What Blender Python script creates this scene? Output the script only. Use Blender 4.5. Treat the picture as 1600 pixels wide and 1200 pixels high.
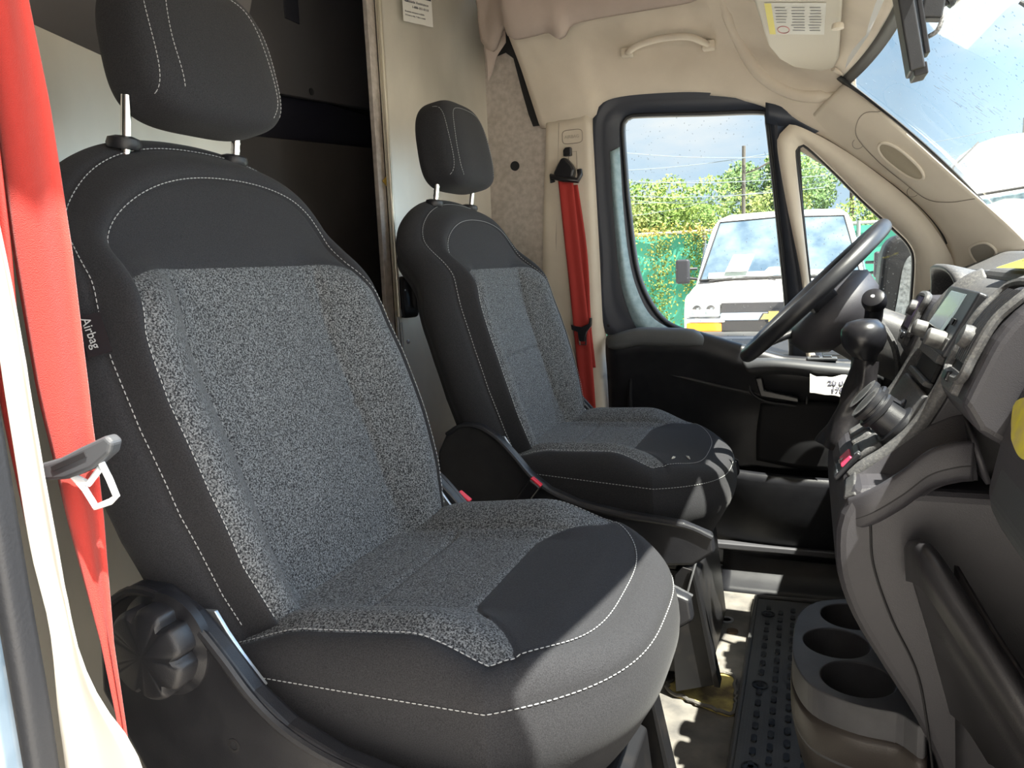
import bpy, bmesh, math, random
import numpy as np
from mathutils import Vector, Matrix, Euler
random.seed(7)
for o in list(bpy.data.objects): bpy.data.objects.remove(o)
SC = bpy.context.scene
COL = SC.collection
R = math.radians
# ------------------------------------------------------------------ camera
def cam_axes(h, p, r):
    h, p, r = R(h), R(p), R(r)
    f = Vector((-math.sin(h)*math.cos(p), math.cos(h)*math.cos(p), -math.sin(p)))
    r0 = Vector((math.cos(h), math.sin(h), 0)); u0 = r0.cross(f)
    u = u0*math.cos(r) + r0*math.sin(r); rr = r0*math.cos(r) - u0*math.sin(r)
    return f, rr, u
f_, r_, u_ = cam_axes(21.3, 8.8, 2.4)
cd = bpy.data.cameras.new('camera'); co = bpy.data.objects.new('camera', cd); COL.objects.link(co)
co.matrix_world = Matrix(((r_.x, u_.x, -f_.x, .62), (r_.y, u_.y, -f_.y, -1.31), (r_.z, u_.z, -f_.z, .93), (0, 0, 0, 1)))
cd.sensor_width = 36; cd.lens = 27.0; cd.clip_start = .01; cd.clip_end = 500
SC.camera = co
# ------------------------------------------------------------------ world: hazy bright sky with broken cloud
W = bpy.data.worlds.new('sky'); SC.world = W; W.use_nodes = True
nt = W.node_tree; nt.nodes.clear()
def N(t, **k):
    n = nt.nodes.new(t)
    for a, b in k.items(): setattr(n, a, b)
    return n
tc = N('ShaderNodeTexCoord'); sep = N('ShaderNodeSeparateXYZ'); nt.links.new(tc.outputs['Generated'], sep.inputs[0])
ramp = N('ShaderNodeValToRGB'); nt.links.new(sep.outputs['Z'], ramp.inputs[0])
cr = ramp.color_ramp; cr.elements[0].position = 0; cr.elements[0].color = (.56, .72, .84, 1)
cr.elements[1].position = .7; cr.elements[1].color = (.20, .42, .80, 1)
e = cr.elements.new(.22); e.color = (.45, .66, .90, 1)
mp = N('ShaderNodeMapping'); mp.inputs['Scale'].default_value = (1.6, 1.6, 4.5); mp.inputs['Location'].default_value = (.4, .2, .35)
nt.links.new(tc.outputs['Generated'], mp.inputs[0])
ns = N('ShaderNodeTexNoise'); ns.inputs['Scale'].default_value = 1.5; ns.inputs['Detail'].default_value = 7; ns.inputs['Roughness'].default_value = .55
nt.links.new(mp.outputs[0], ns.inputs['Vector'])
cl = N('ShaderNodeValToRGB'); nt.links.new(ns.outputs[0], cl.inputs[0])
cl.color_ramp.elements[0].position = .45; cl.color_ramp.elements[1].position = .64
mx = N('ShaderNodeMixRGB'); nt.links.new(cl.outputs[0], mx.inputs[0]); nt.links.new(ramp.outputs[0], mx.inputs[1]); mx.inputs[2].default_value = (.86, .88, .90, 1)
wm = N('ShaderNodeMapRange'); nt.links.new(sep.outputs['Y'], wm.inputs[0])
wm.inputs[1].default_value = .35; wm.inputs[2].default_value = -.25
mx2 = N('ShaderNodeMixRGB'); nt.links.new(wm.outputs[0], mx2.inputs[0]); nt.links.new(mx.outputs[0], mx2.inputs[1]); mx2.inputs[2].default_value = (1.0, .955, .90, 1)
# sky strength raised ahead (+X, sunward) and cut behind the camera to light the cab
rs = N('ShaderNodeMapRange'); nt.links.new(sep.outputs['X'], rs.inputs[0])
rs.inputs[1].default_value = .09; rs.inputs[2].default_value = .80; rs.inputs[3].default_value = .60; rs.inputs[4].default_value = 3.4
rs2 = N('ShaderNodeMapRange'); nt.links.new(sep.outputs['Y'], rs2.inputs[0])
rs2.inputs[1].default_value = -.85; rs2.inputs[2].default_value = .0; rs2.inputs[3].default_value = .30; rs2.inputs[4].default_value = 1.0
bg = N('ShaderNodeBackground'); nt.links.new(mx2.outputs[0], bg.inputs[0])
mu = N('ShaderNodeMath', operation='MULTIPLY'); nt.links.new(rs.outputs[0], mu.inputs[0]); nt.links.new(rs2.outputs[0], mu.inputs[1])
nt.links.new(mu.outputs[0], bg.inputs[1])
wo = N('ShaderNodeOutputWorld'); nt.links.new(bg.outputs[0], wo.inputs[0])
# ------------------------------------------------------------------ sun and exposure
sd = bpy.data.lights.new('sun', 'SUN'); so = bpy.data.objects.new('sun', sd); COL.objects.link(so)
sd.energy = 11.5; sd.angle = R(.6); sd.color = (1, .93, .82)
so.rotation_euler = Vector((.42, -.22, 1)).to_track_quat('Z', 'Y').to_euler(); so.location = (3, -3, 8)
SC.view_settings.view_transform = 'Standard'; SC.view_settings.look = 'None'
SC.view_settings.gamma = 1; SC.view_settings.use_curve_mapping = False; SC.view_settings.exposure = 1.0

# ------------------------------------------------------------------ materials
MATS = {}
def mat(name, col, rough=.6, metal=0., noise=None, bump=0., bscale=200., spec=.5, coat=0., col2=None, nscale=8., ndet=5., lo=.35, hi=.65, trans=0., alpha=1., stretch=None, sheen=0.):
    if name in MATS: return MATS[name]
    m = bpy.data.materials.new(name); m.use_nodes = True; t = m.node_tree; b = t.nodes['Principled BSDF']
    b.inputs['Base Color'].default_value = (*col, 1); b.inputs['Roughness'].default_value = rough; b.inputs['Metallic'].default_value = metal
    b.inputs['Specular IOR Level'].default_value = spec; b.inputs['Coat Weight'].default_value = coat
    b.inputs['Transmission Weight'].default_value = trans; b.inputs['Sheen Weight'].default_value = sheen
    c = t.nodes.new('ShaderNodeTexCoord'); mpn = t.nodes.new('ShaderNodeMapping'); t.links.new(c.outputs['Object'], mpn.inputs[0])
    if stretch: mpn.inputs['Scale'].default_value = stretch
    if col2:
        n = t.nodes.new('ShaderNodeTexNoise'); n.inputs['Scale'].default_value = nscale; n.inputs['Detail'].default_value = ndet
        t.links.new(mpn.outputs[0], n.inputs['Vector'])
        r = t.nodes.new('ShaderNodeValToRGB'); r.color_ramp.elements[0].position = lo; r.color_ramp.elements[1].position = hi
        r.color_ramp.elements[0].color = (*col, 1); r.color_ramp.elements[1].color = (*col2, 1)
        t.links.new(n.outputs[0], r.inputs[0]); t.links.new(r.outputs[0], b.inputs['Base Color'])
    if bump:
        n2 = t.nodes.new('ShaderNodeTexNoise'); n2.inputs['Scale'].default_value = bscale; n2.inputs['Detail'].default_value = 2
        t.links.new(c.outputs['Object'], n2.inputs['Vector'])
        bp = t.nodes.new('ShaderNodeBump'); bp.inputs['Strength'].default_value = bump; bp.inputs['Distance'].default_value = .001
        t.links.new(n2.outputs[0], bp.inputs['Height']); t.links.new(bp.outputs[0], b.inputs['Normal'])
    MATS[name] = m; return m
# seat cloth: plain charcoal weave and a speckled tweed, split by the cut of the panels (attribute "tweed", metres)
def seat_cloth():
    m = bpy.data.materials.new('seat_cloth'); m.use_nodes = True; t = m.node_tree; b = t.nodes['Principled BSDF']
    b.inputs['Roughness'].default_value = .85; b.inputs['Specular IOR Level'].default_value = .25; b.inputs['Sheen Weight'].default_value = .06
    c = t.nodes.new('ShaderNodeTexCoord')
    n = t.nodes.new('ShaderNodeTexNoise'); n.inputs['Scale'].default_value = 480; n.inputs['Detail'].default_value = 2.5; n.inputs['Roughness'].default_value = .7
    t.links.new(c.outputs['Object'], n.inputs['Vector'])
    r = t.nodes.new('ShaderNodeValToRGB'); r.color_ramp.elements[0].position = .42; r.color_ramp.elements[1].position = .62
    r.color_ramp.elements[0].color = (.014, .015, .018, 1); r.color_ramp.elements[1].color = (.215, .225, .235, 1)
    t.links.new(n.outputs[0], r.inputs[0])
    n3 = t.nodes.new('ShaderNodeTexNoise'); n3.inputs['Scale'].default_value = 900; t.links.new(c.outputs['Object'], n3.inputs['Vector'])
    r3 = t.nodes.new('ShaderNodeValToRGB'); r3.color_ramp.elements[0].position = .3; r3.color_ramp.elements[1].position = .7
    r3.color_ramp.elements[0].color = (.014, .014, .017, 1); r3.color_ramp.elements[1].color = (.035, .0355, .040, 1); t.links.new(n3.outputs[0], r3.inputs[0])
    a = t.nodes.new('ShaderNodeAttribute'); a.attribute_name = 'tweed'
    mr = t.nodes.new('ShaderNodeMapRange'); mr.inputs[1].default_value = -.0006; mr.inputs[2].default_value = .0006
    t.links.new(a.outputs['Fac'], mr.inputs[0])
    x = t.nodes.new('ShaderNodeMixRGB'); t.links.new(mr.outputs[0], x.inputs[0]); t.links.new(r3.outputs[0], x.inputs[1]); t.links.new(r.outputs[0], x.inputs[2])
    t.links.new(x.outputs[0], b.inputs['Base Color'])
    bp = t.nodes.new('ShaderNodeBump'); bp.inputs['Strength'].default_value = .35; bp.inputs['Distance'].default_value = .0012
    t.links.new(n.outputs[0], bp.inputs['Height']); t.links.new(bp.outputs[0], b.inputs['Normal'])
    return m
M_SEAT = seat_cloth()
M_STITCH = mat('stitch_thread', (.42, .43, .44), .8)
M_BLK = mat('black_plastic', (.012, .0125, .016), .40, bump=.25, bscale=900, col2=(.018, .0185, .022), nscale=30)
M_BLKS = mat('satin_black', (.012, .012, .015), .3)
M_DASH = mat('dash_plastic', (.036, .035, .042), .48, bump=.4, bscale=1100, col2=(.045, .043, .050), nscale=6)
M_DUST = mat('dusty_plastic', (.075, .075, .08), .55, bump=.4, bscale=500, col2=(.14, .138, .135), nscale=300, ndet=8, lo=.42, hi=.75)
M_DARK = mat('recess_black', (.008, .008, .010), .7)
M_CHROME = mat('chrome', (.75, .75, .76), .12, 1.)
M_STEEL = mat('zinc_steel', (.55, .57, .60), .35, .8)
M_BEIGE = mat('beige_plastic', (.66, .59, .49), .62, bump=.2, bscale=900, col2=(.60, .53, .44), nscale=9)
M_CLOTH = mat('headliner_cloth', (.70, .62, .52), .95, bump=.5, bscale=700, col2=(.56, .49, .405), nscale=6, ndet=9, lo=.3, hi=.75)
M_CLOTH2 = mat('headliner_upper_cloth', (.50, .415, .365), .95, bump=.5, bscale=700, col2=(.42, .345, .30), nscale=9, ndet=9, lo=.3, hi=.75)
M_VISOR = mat('visor_vinyl', (.52, .475, .395), .6, bump=.3, bscale=600)
M_ALU = mat('scuffed_aluminium', (.60, .57, .50), .36, .4, col2=(.80, .76, .67), nscale=5, ndet=10, lo=.3, hi=.72, stretch=(1, 1, .5))
M_ALUD = mat('dull_zinc_sheet', (.50, .45, .41), .6, .55, col2=(.64, .58, .54), nscale=60, ndet=6, lo=.35, hi=.65)
M_CARGO = mat('cargo_steel_dark', (.035, .033, .033), .6, .1, col2=(.05, .045, .042), nscale=5)
M_PAINT = mat('slate_paint', (.12, .165, .21), .28, .1, coat=.6, col2=(.15, .20, .25), nscale=30)
M_PAINTD = mat('dark_slate_rubber', (.030, .036, .052), .45)
M_BLUEP = mat('blue_grey_sheet', (.25, .37, .42), .55, .15, bump=.5, bscale=300, col2=(.36, .49, .54), nscale=60, ndet=6)
M_RUB = mat('rubber_seal', (.018, .019, .022), .5, bump=.3, bscale=300)
M_RED = mat('red_webbing', (.62, .045, .032), .75, bump=.6, bscale=1200, col2=(.50, .032, .024), nscale=4, stretch=(1, 1, .15), sheen=.2)
M_REDB = mat('deep_red_webbing', (.42, .030, .022), .75, bump=.6, bscale=1200, col2=(.32, .025, .02), nscale=10, stretch=(1, 1, .15))  # a darker red than the other webbing
M_REDP = mat('red_plastic', (.75, .03, .06), .4)
M_GREYP = mat('grey_buckle_plastic', (.055, .06, .068), .5)
M_WHITEM = mat('white_metal', (.80, .84, .86), .4, .1)
M_PAPER = mat('white_paper', (.66, .645, .60), .8)
M_INK = mat('dark_ink', (.03, .03, .05), .7)
M_FADED = mat('faded_ink', (.25, .25, .26), .8)
M_YEL = mat('yellow_vinyl', (.85, .72, .03), .5)
M_FOAM = mat('yellow_foam', (.62, .50, .16), .9, bump=1., bscale=200, col2=(.20, .14, .07), nscale=14, ndet=8, lo=.42, hi=.6)
M_MAT = mat('floor_rubber', (.11, .115, .122), .36, bump=.5, bscale=400, col2=(.17, .175, .18), nscale=9, ndet=9, lo=.4, hi=.8)
M_LOZ = mat('floor_rubber_lozenge', (.030, .034, .042), .3, col2=(.10, .11, .12), nscale=70, ndet=6, lo=.5, hi=.75)
M_FLOOR = mat('worn_floor', (.10, .095, .09), .7, bump=.5, bscale=300, col2=(.25, .23, .20), nscale=12, ndet=9, lo=.35, hi=.7)
M_SCREEN = mat('lcd_screen', (.20, .25, .27), .12, spec=.8)
M_WHITEP = mat('white_vehicle_paint', (.86, .87, .87), .3, coat=.5)
M_VGLASS = mat('vehicle_dark_glass', (.06, .10, .15), .08, spec=.8, col2=(.16, .22, .27), nscale=3)
M_GRILLE = mat('grille_black', (.02, .022, .03), .5)
M_LAMPG = mat('headlamp_lens', (.45, .50, .53), .15, .3)
M_ORANGE = mat('orange_lens', (.95, .30, .02), .25)
M_GOLD = mat('gold_emblem', (.55, .42, .16), .3, .6)
M_BLUEC = mat('chrome_blue_bar', (.45, .55, .68), .2, .6)
M_ASPH = mat('pale_concrete', (.46, .44, .40), .9, col2=(.56, .53, .48), nscale=3)
M_SCREENF = mat('green_privacy_mesh', (.05, .34, .24), .85, bump=.5, bscale=60, col2=(.10, .46, .36), nscale=1.5)
M_GALV = mat('galvanised_tube', (.45, .46, .46), .45, .6)
M_POLE = mat('utility_pole_wood', (.11, .10, .09), .9)
M_BOOT = mat('boot_leather', (.015, .014, .016), .35, bump=.4, bscale=150)
M_BRACKET = mat('painted_bracket', (.014, .014, .016), .42, .2, col2=(.035, .03, .028), nscale=20, lo=.5, hi=.8)
M_FAR = mat('truck_glass', (.16, .26, .33), .15, col2=(.40, .55, .62), nscale=14)
def leafmat(name, a, b):
    m = mat(name, a, .7, col2=b, nscale=1.3, ndet=3, lo=.35, hi=.65)
    return m
M_LEAF = [leafmat('leaves_a', (.12, .22, .045), (.24, .34, .07)), leafmat('leaves_b', (.075, .16, .05), (.15, .25, .07)), leafmat('leaves_c', (.19, .22, .05), (.11, .19, .045))]
M_VINE = leafmat('vine_leaves', (.09, .19, .03), (.22, .22, .04))
def glass(name, tint, refl=.06):
    m = bpy.data.materials.new(name); m.use_nodes = True; t = m.node_tree; t.nodes.clear()
    tr = t.nodes.new('ShaderNodeBsdfTransparent'); tr.inputs[0].default_value = (*tint, 1)
    gl = t.nodes.new('ShaderNodeBsdfGlossy'); gl.inputs['Roughness'].default_value = .02
    fr = t.nodes.new('ShaderNodeFresnel'); ge = t.nodes.new('ShaderNodeNewGeometry'); mi = t.nodes.new('ShaderNodeMapRange')
    mi.inputs[3].default_value = 1.45; mi.inputs[4].default_value = 1/1.45; t.links.new(ge.outputs['Backfacing'], mi.inputs[0]); t.links.new(mi.outputs[0], fr.inputs[0])
    mxs = t.nodes.new('ShaderNodeMixShader'); t.links.new(fr.outputs[0], mxs.inputs[0]); t.links.new(tr.outputs[0], mxs.inputs[1]); t.links.new(gl.outputs[0], mxs.inputs[2])
    o = t.nodes.new('ShaderNodeOutputMaterial'); t.links.new(mxs.outputs[0], o.inputs[0]); return m
M_GLASS = glass('door_glass', (.90, .94, .93)); M_WIND = glass('windscreen_glass', (.88, .93, .92))
def dropmat():
    m = bpy.data.materials.new('rain_water'); m.use_nodes = True; t = m.node_tree; t.nodes.clear()
    tr = t.nodes.new('ShaderNodeBsdfTransparent'); tr.inputs[0].default_value = (.8, .85, .88, 1)
    gl = t.nodes.new('ShaderNodeBsdfGlossy'); gl.inputs['Roughness'].default_value = .1
    mxs = t.nodes.new('ShaderNodeMixShader'); mxs.inputs[0].default_value = .45; t.links.new(tr.outputs[0], mxs.inputs[1]); t.links.new(gl.outputs[0], mxs.inputs[2])
    o = t.nodes.new('ShaderNodeOutputMaterial'); t.links.new(mxs.outputs[0], o.inputs[0]); return m
M_DROP = dropmat()

# ------------------------------------------------------------------ object helpers
def tag(o, label=None, cat=None, group=None, kind=None):
    if label: o['label'] = label
    if cat: o['category'] = cat
    if group: o['group'] = group
    if kind: o['kind'] = kind
    return o
def thing(name, loc, label, cat, group=None, kind=None):
    o = bpy.data.objects.new(name, None); COL.objects.link(o); o.location = loc; o.empty_display_size = .1
    return tag(o, label, cat, group, kind)
def link(name, me, material, parent=None, smooth=True):
    o = bpy.data.objects.new(name, me); COL.objects.link(o)
    if material: me.materials.append(material)
    if parent is not None:
        o.parent = parent
        base = parent
        off = Vector((0, 0, 0))
        while base is not None: off += base.location; base = base.parent
        me.transform(Matrix.Translation(-off))           # all shapes are written in world metres
    if smooth:
        for p in me.polygons: p.use_smooth = True
    return o
def raw(name, vs, fs, material, parent=None, smooth=True, recalc=True):
    me = bpy.data.meshes.new(name); me.from_pydata([tuple(v) for v in vs], [], fs)
    if recalc:
        bm = bmesh.new(); bm.from_mesh(me); bmesh.ops.recalc_face_normals(bm, faces=bm.faces); bm.to_mesh(me); bm.free()
    return link(name, me, material, parent, smooth)
def mod_bevel(o, w, seg=3, ang=35):
    m = o.modifiers.new('bevel', 'BEVEL'); m.width = w; m.segments = seg; m.limit_method = 'ANGLE'; m.angle_limit = R(ang); m.harden_normals = False
    return o
def mod_solid(o, t, off=0):
    m = o.modifiers.new('solid', 'SOLIDIFY'); m.thickness = t; m.offset = off; return o
def autosmooth(o, ang=40):
    me = o.data
    bm = bmesh.new(); bm.from_mesh(me)
    for e in bm.edges:
        e.smooth = not (len(e.link_faces) == 2 and e.calc_face_angle(0) > R(ang))
    bm.to_mesh(me); bm.free()
    for p in me.polygons: p.use_smooth = True
    return o
def box(name, c, s, material, parent=None, rot=None, bev=.003):
    vs = [Vector((x*s[0]/2, y*s[1]/2, z*s[2]/2)) for x in (-1, 1) for y in (-1, 1) for z in (-1, 1)]
    q = Euler(rot).to_matrix() if rot is not None and not isinstance(rot, Matrix) else (rot or Matrix.Identity(3))
    vs = [q @ v + Vector(c) for v in vs]
    o = raw(name, vs, [(0, 1, 3, 2), (4, 6, 7, 5), (0, 4, 5, 1), (2, 3, 7, 6), (0, 2, 6, 4), (1, 5, 7, 3)], material, parent, smooth=False)
    if bev: mod_bevel(o, bev); 
    return o
def prism(name, poly, axis, a, b, material, parent=None, bev=.004, seg=3):
    """polygon in the two other axes extruded from a to b along axis (x/y/z)"""
    n = len(poly); ax = 'xyz'.index(axis)
    def P(p, t):
        l = list(p); l.insert(ax, t); return Vector(l)
    vs = [P(p, a) for p in poly] + [P(p, b) for p in poly]
    fs = [tuple(range(n)), tuple(range(2*n-1, n-1, -1))] + [(i, i+n, (i+1) % n+n, (i+1) % n) for i in range(n)]
    o = raw(name, vs, fs, material, parent, smooth=False)
    if bev: mod_bevel(o, bev, seg, 25); 
    return o
def cr_pts(pts, n, closed=False):
    """Catmull-Rom resample to n points, even in length"""
    P = [np.array(p, float) for p in pts]; m = len(P)
    out = []
    segs = m if closed else m-1
    for i in range(segs):
        p0 = P[(i-1) % m] if closed or i > 0 else 2*P[0]-P[1]
        p1 = P[i]; p2 = P[(i+1) % m]
        p3 = P[(i+2) % m] if closed or i+2 < m else 2*P[-1]-P[-2]
        for k in range(16):
            t = k/16
            out.append(.5*((2*p1)+(-p0+p2)*t+(2*p0-5*p1+4*p2-p3)*t*t+(-p0+3*p1-3*p2+p3)*t**3))
    out.append(P[0] if closed else P[-1]); out = np.array(out)
    d = np.r_[0, np.cumsum(np.linalg.norm(np.diff(out, axis=0), axis=1))]
    s = np.linspace(0, d[-1], n+1 if closed else n)
    r = np.stack([np.interp(s, d, out[:, k]) for k in range(out.shape[1])], 1)
    return r[:-1] if closed else r
def lin_pts(pts, n, closed=False):
    P = np.array(list(pts)+([pts[0]] if closed else []), float)
    d = np.r_[0, np.cumsum(np.linalg.norm(np.diff(P, axis=0), axis=1))]
    s = np.linspace(0, d[-1], n+1 if closed else n)
    r = np.stack([np.interp(s, d, P[:, k]) for k in range(P.shape[1])], 1)
    return r[:-1] if closed else r
def grid_faces(nr, nc, closed=False):
    fs = []
    for i in range(nr-1):
        for j in range(nc if closed else nc-1):
            j2 = (j+1) % nc
            fs.append((i*nc+j, i*nc+j2, (i+1)*nc+j2, (i+1)*nc+j))
    return fs
def ribbon(name, lines, material, parent=None, n=40, m=None, closed=False, thick=0., off=0, curve=True, smooth=True):
    """surface through several polylines"""
    L = [(cr_pts if curve else lin_pts)(l, n, closed) for l in lines]
    if m and len(L) > 2:
        A = np.array(L); L = [c for c in np.array([cr_pts(A[:, j], m) for j in range(A.shape[1])]).transpose(1, 0, 2)]
    vs = [v for l in L for v in l]
    o = raw(name, vs, grid_faces(len(L), len(L[0]), closed), material, parent, smooth)
    if thick: mod_solid(o, thick, off)
    return o
class MB:
    def __init__(s): s.v = []; s.f = []
    def add(s, vs, fs):
        k = len(s.v); s.v += [Vector(v) for v in vs]; s.f += [tuple(i+k for i in f) for f in fs]
    def box(s, c, sz, q=None):
        q = q or Matrix.Identity(3)
        vs = [q @ Vector((x*sz[0]/2, y*sz[1]/2, z*sz[2]/2)) + Vector(c) for x in (-1, 1) for y in (-1, 1) for z in (-1, 1)]
        s.add(vs, [(0, 1, 3, 2), (4, 6, 7, 5), (0, 4, 5, 1), (2, 3, 7, 6), (0, 2, 6, 4), (1, 5, 7, 3)])
    def tube(s, pts, r, seg=10, cap=True):
        pts = [Vector(p) for p in pts]; rr = r if hasattr(r, '__len__') else [r]*len(pts)
        prev = None; rings = []
        for i, p in enumerate(pts):
            t = (pts[min(i+1, len(pts)-1)]-pts[max(i-1, 0)]).normalized()
            if prev is None: a = t.orthogonal().normalized()
            else: a = (prev - t*prev.dot(t)).normalized()
            prev = a; b = t.cross(a)
            rings.append([p+(a*math.cos(2*math.pi*k/seg)+b*math.sin(2*math.pi*k/seg))*rr[i] for k in range(seg)])
        vs = [v for r_ in rings for v in r_]; fs = grid_faces(len(rings), seg, True)
        if cap: fs += [tuple(range(seg))[::-1], tuple(range((len(rings)-1)*seg, len(rings)*seg))]
        s.add(vs, fs)
    def lathe(s, prof, c, axis, seg=24):
        """prof: (radius, height) along axis from point c"""
        axis = Vector(axis).normalized(); a = axis.orthogonal().normalized(); b = axis.cross(a)
        rings = [[Vector(c)+axis*h+(a*math.cos(2*math.pi*k/seg)+b*math.sin(2*math.pi*k/seg))*r for k in range(seg)] for r, h in prof]
        vs = [v for r_ in rings for v in r_]; fs = grid_faces(len(rings), seg, True)
        fs += [tuple(range(seg))[::-1], tuple(range((len(rings)-1)*seg, len(rings)*seg))]
        s.add(vs, fs)
    def build(s, name, material, parent=None, smooth=True, ang=40, recalc=True):
        o = raw(name, s.v, s.f, material, parent, smooth, recalc)
        if smooth: autosmooth(o, ang)
        return o
def text_mesh(name, body, size, origin, xdir, ydir, material, parent, extrude=.0002, align='LEFT', bold=0.):
    c = bpy.data.curves.new(name, 'FONT'); c.body = body; c.size = size; c.extrude = extrude; c.offset = bold; c.align_x = align
    t = bpy.data.objects.new(name, c); COL.objects.link(t)
    bpy.context.view_layer.update()
    me = bpy.data.meshes.new_from_object(t.evaluated_get(bpy.context.evaluated_depsgraph_get()))
    bpy.data.objects.remove(t)
    x = Vector(xdir).normalized(); y = Vector(ydir); y = (y-x*y.dot(x)).normalized(); z = x.cross(y)
    me.transform(Matrix(((x.x, y.x, z.x, origin[0]), (x.y, y.y, z.y, origin[1]), (x.z, y.z, z.z, origin[2]), (0, 0, 0, 1))))
    me.materials.clear()
    return link(name, me, material, parent, smooth=False)
def sstep(a, b, x):
    t = np.clip((x-a)/(b-a), 0, 1); return t*t*(3-2*t)
# ================================================================== SEATS
TH = R(18)
def build_seat(name, yc, s, label, driver):
    root = thing(name, (0.02, yc, 0.0), label, 'car seat', 'front seats')
    O = Vector((.02, yc, .53))
    bx = Vector((-math.sin(TH), 0, math.cos(TH))); nx = Vector((math.cos(TH), 0, math.sin(TH)))
    vk = .955 if driver else 1.0; lat = 0. if driver else -.020
    def BK(w, v, n): return O + bx*(v*vk) + nx*n + Vector((0, s*w + lat*float(sstep(.1, .4, v) - 1.6*sstep(.42, .56, v)), 0))
    def CU(w, x, z): return Vector((x, yc+s*w, z - (.085*max(0, x-.02) if driver else 0)))
    # ---------------- backrest
    def Wi(v):
        v = np.asarray(v, float)
        base = np.interp(v, [-.05, 0, .07, .16, .26, .34, .42], [.190, .212, .234, .244, .246, .238, .212])
        return np.where(v > .42,   .212*np.clip(1-np.clip((v-.42)/.133, 0, 1)**2.5, 0, 1)**(1/2.2), base)
    def Wo(v):
        v = np.asarray(v, float)
        base = np.interp(v, [-.05, 0, .05, .15, .25, .33, .42, .421], [.205, .226, .242, .262, .266, .262, .250, .250])
        return np.where(v > .42,   .250*np.clip(1-np.clip((v-.42)/.192, 0, 1)**2.6, 0, 1)**(1/2.3), base)
    def pv(w): return .428 - .5*np.clip(np.abs(w)-.12, 0, 1)**2*4 - .0*w   # top edge of the tweed
    def hB(w, v):
        w = np.asarray(w, float); v = np.asarray(v, float); aw = np.abs(w)
        wi = np.maximum(Wi(v), .03)
        fade = 1-sstep(.36, .47, v)
        h = .052*fade*sstep(.52, .90, aw/wi) - .012*fade*sstep(.93, 1.05, aw/wi)
        h += .010*np.sin(np.pi*np.clip(v/.5, 0, 1)) + .015*sstep(.30, .46, v) - .03*sstep(.53, .64, v) - .25*(w**2)*sstep(.4, .5, v)
        g = lambda d, wd, dp: -dp*np.exp(-(d/wd)**2)
        h += g(aw-.142, .005, .007)*(1-sstep(.405, .425, v)) + g(v-.205, .005, .005)*(aw < .145) + g(v-pv(w), .004, .003)*(aw < wi)
        return h
    NA = 150
    p = np.linspace(0, 1, NA); fpar = np.sin(np.pi/2*p)
    vA = -.05+(.553+.05)*fpar; vB = -.05+(.612+.05)*fpar
    nb = 30; xb = np.linspace(-1, 1, nb+2)[1:-1]
    def loop(Wf, vv, grow=0., lift=0.):
        r = [(Wf(v)+grow*min(1, 1), v) for v in vv[:-1]]
        top = [(0., vv[-1])]
        l = [(-a, b) for a, b in r][::-1]
        w0 = r[0][0]
        bot = [(w0*x, vv[0]) for x in xb]
        return np.array(r+top+l+bot)
    A = loop(Wi, vA); B = loop(Wo, vB); nl = len(A)
    verts = []; tw = []; rings = 0
    def addring(wv, hn, t):
        nonlocal rings
        for (w, v), n_, tt in zip(wv, hn, t):
            verts.append(BK(w, v, n_)); tw.append(float(tt))
        rings += 1
    cen = np.array([0, .25])
    for r in np.r_[.002, np.linspace(.03, 1, 58)]:
        # vertical stretch keeps the rings sensible
        P = cen+(A-cen)*r
        # exact seam on last ring
        h = hB(P[:, 0], P[:, 1])
        t = np.minimum(pv(P[:, 0])-P[:, 1], 1.)
        addring(P, h, t)
    hA = hB(A[:, 0], A[:, 1])
    for r in np.linspace(.06, 1, 12):
        P = A+(B-A)*r
        dn = hA*1.0
        h = dn + .006*math.sin(math.pi*min(r*1.25, 1)) - .034*r**2.2
        if r > .1: pass
        addring(P, h + (-.003 if r < .08 or r > .97 else 0), np.full(nl, -.05))
    hBn = hA-.034
    for r in np.linspace(.05, 1, 14):
        ang = r*math.pi/2
        out = .024*math.sin(math.pi*min(1, r*1.05))**.8
        dirs = B-cen; dirs = dirs/np.linalg.norm(dirs, axis=1)[:, None]
        back = np.where(B[:, 1] > .5, .085, .115)
        back = np.interp(B[:, 1], [.4, .6], [.115, .07])
        P = B+dirs*(out-.028*sstep(.6, 1, r))
        addring(P, hBn-(back)*(r**1.0), np.full(nl, -.05))
    last = P; hl = hBn-back
    for r in (.9, .6, .3, .02):
        P = cen+(last-cen)*r
        addring(P, hl*r+(-.13)*(1-r), np.full(nl, -.05))
    fs = grid_faces(rings, nl, True)
    o = raw('backrest', verts, fs, M_SEAT, root)
    at = o.data.attributes.new('tweed', 'FLOAT', 'POINT'); at.data.foreach_set('value', tw)
    # stitching: short raised threads along the seams
    st = MB()
    def stitches(fn, pts, step=.0068, ln=.0046, r=.0007):
        d = np.r_[0, np.cumsum(np.linalg.norm(np.diff(pts, axis=0), axis=1))]
        k = 0.
        while k+ln < d[-1]:
            a = np.array([np.interp(k, d, pts[:, i]) for i in range(pts.shape[1])]); b = np.array([np.interp(k+ln, d, pts[:, i]) for i in range(pts.shape[1])])
            st.tube([fn(a), fn((a+b)/2), fn(b)], [r*.6, r, r*.6], 5)
            k += step
    ii = slice(8, 2*NA-1-8)
    stitches(lambda q: BK(q[0], q[1], float(hB(q[0]*.985, q[1])) + .0048), A[ii]*np.array([1.020, 1])+np.array([0, .003]))
    hBl = hBn[ii]; Bl = np.c_[B[ii], hBl]
    stitches(lambda q: BK(q[0], q[1], q[2]+.0010), Bl)
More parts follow.
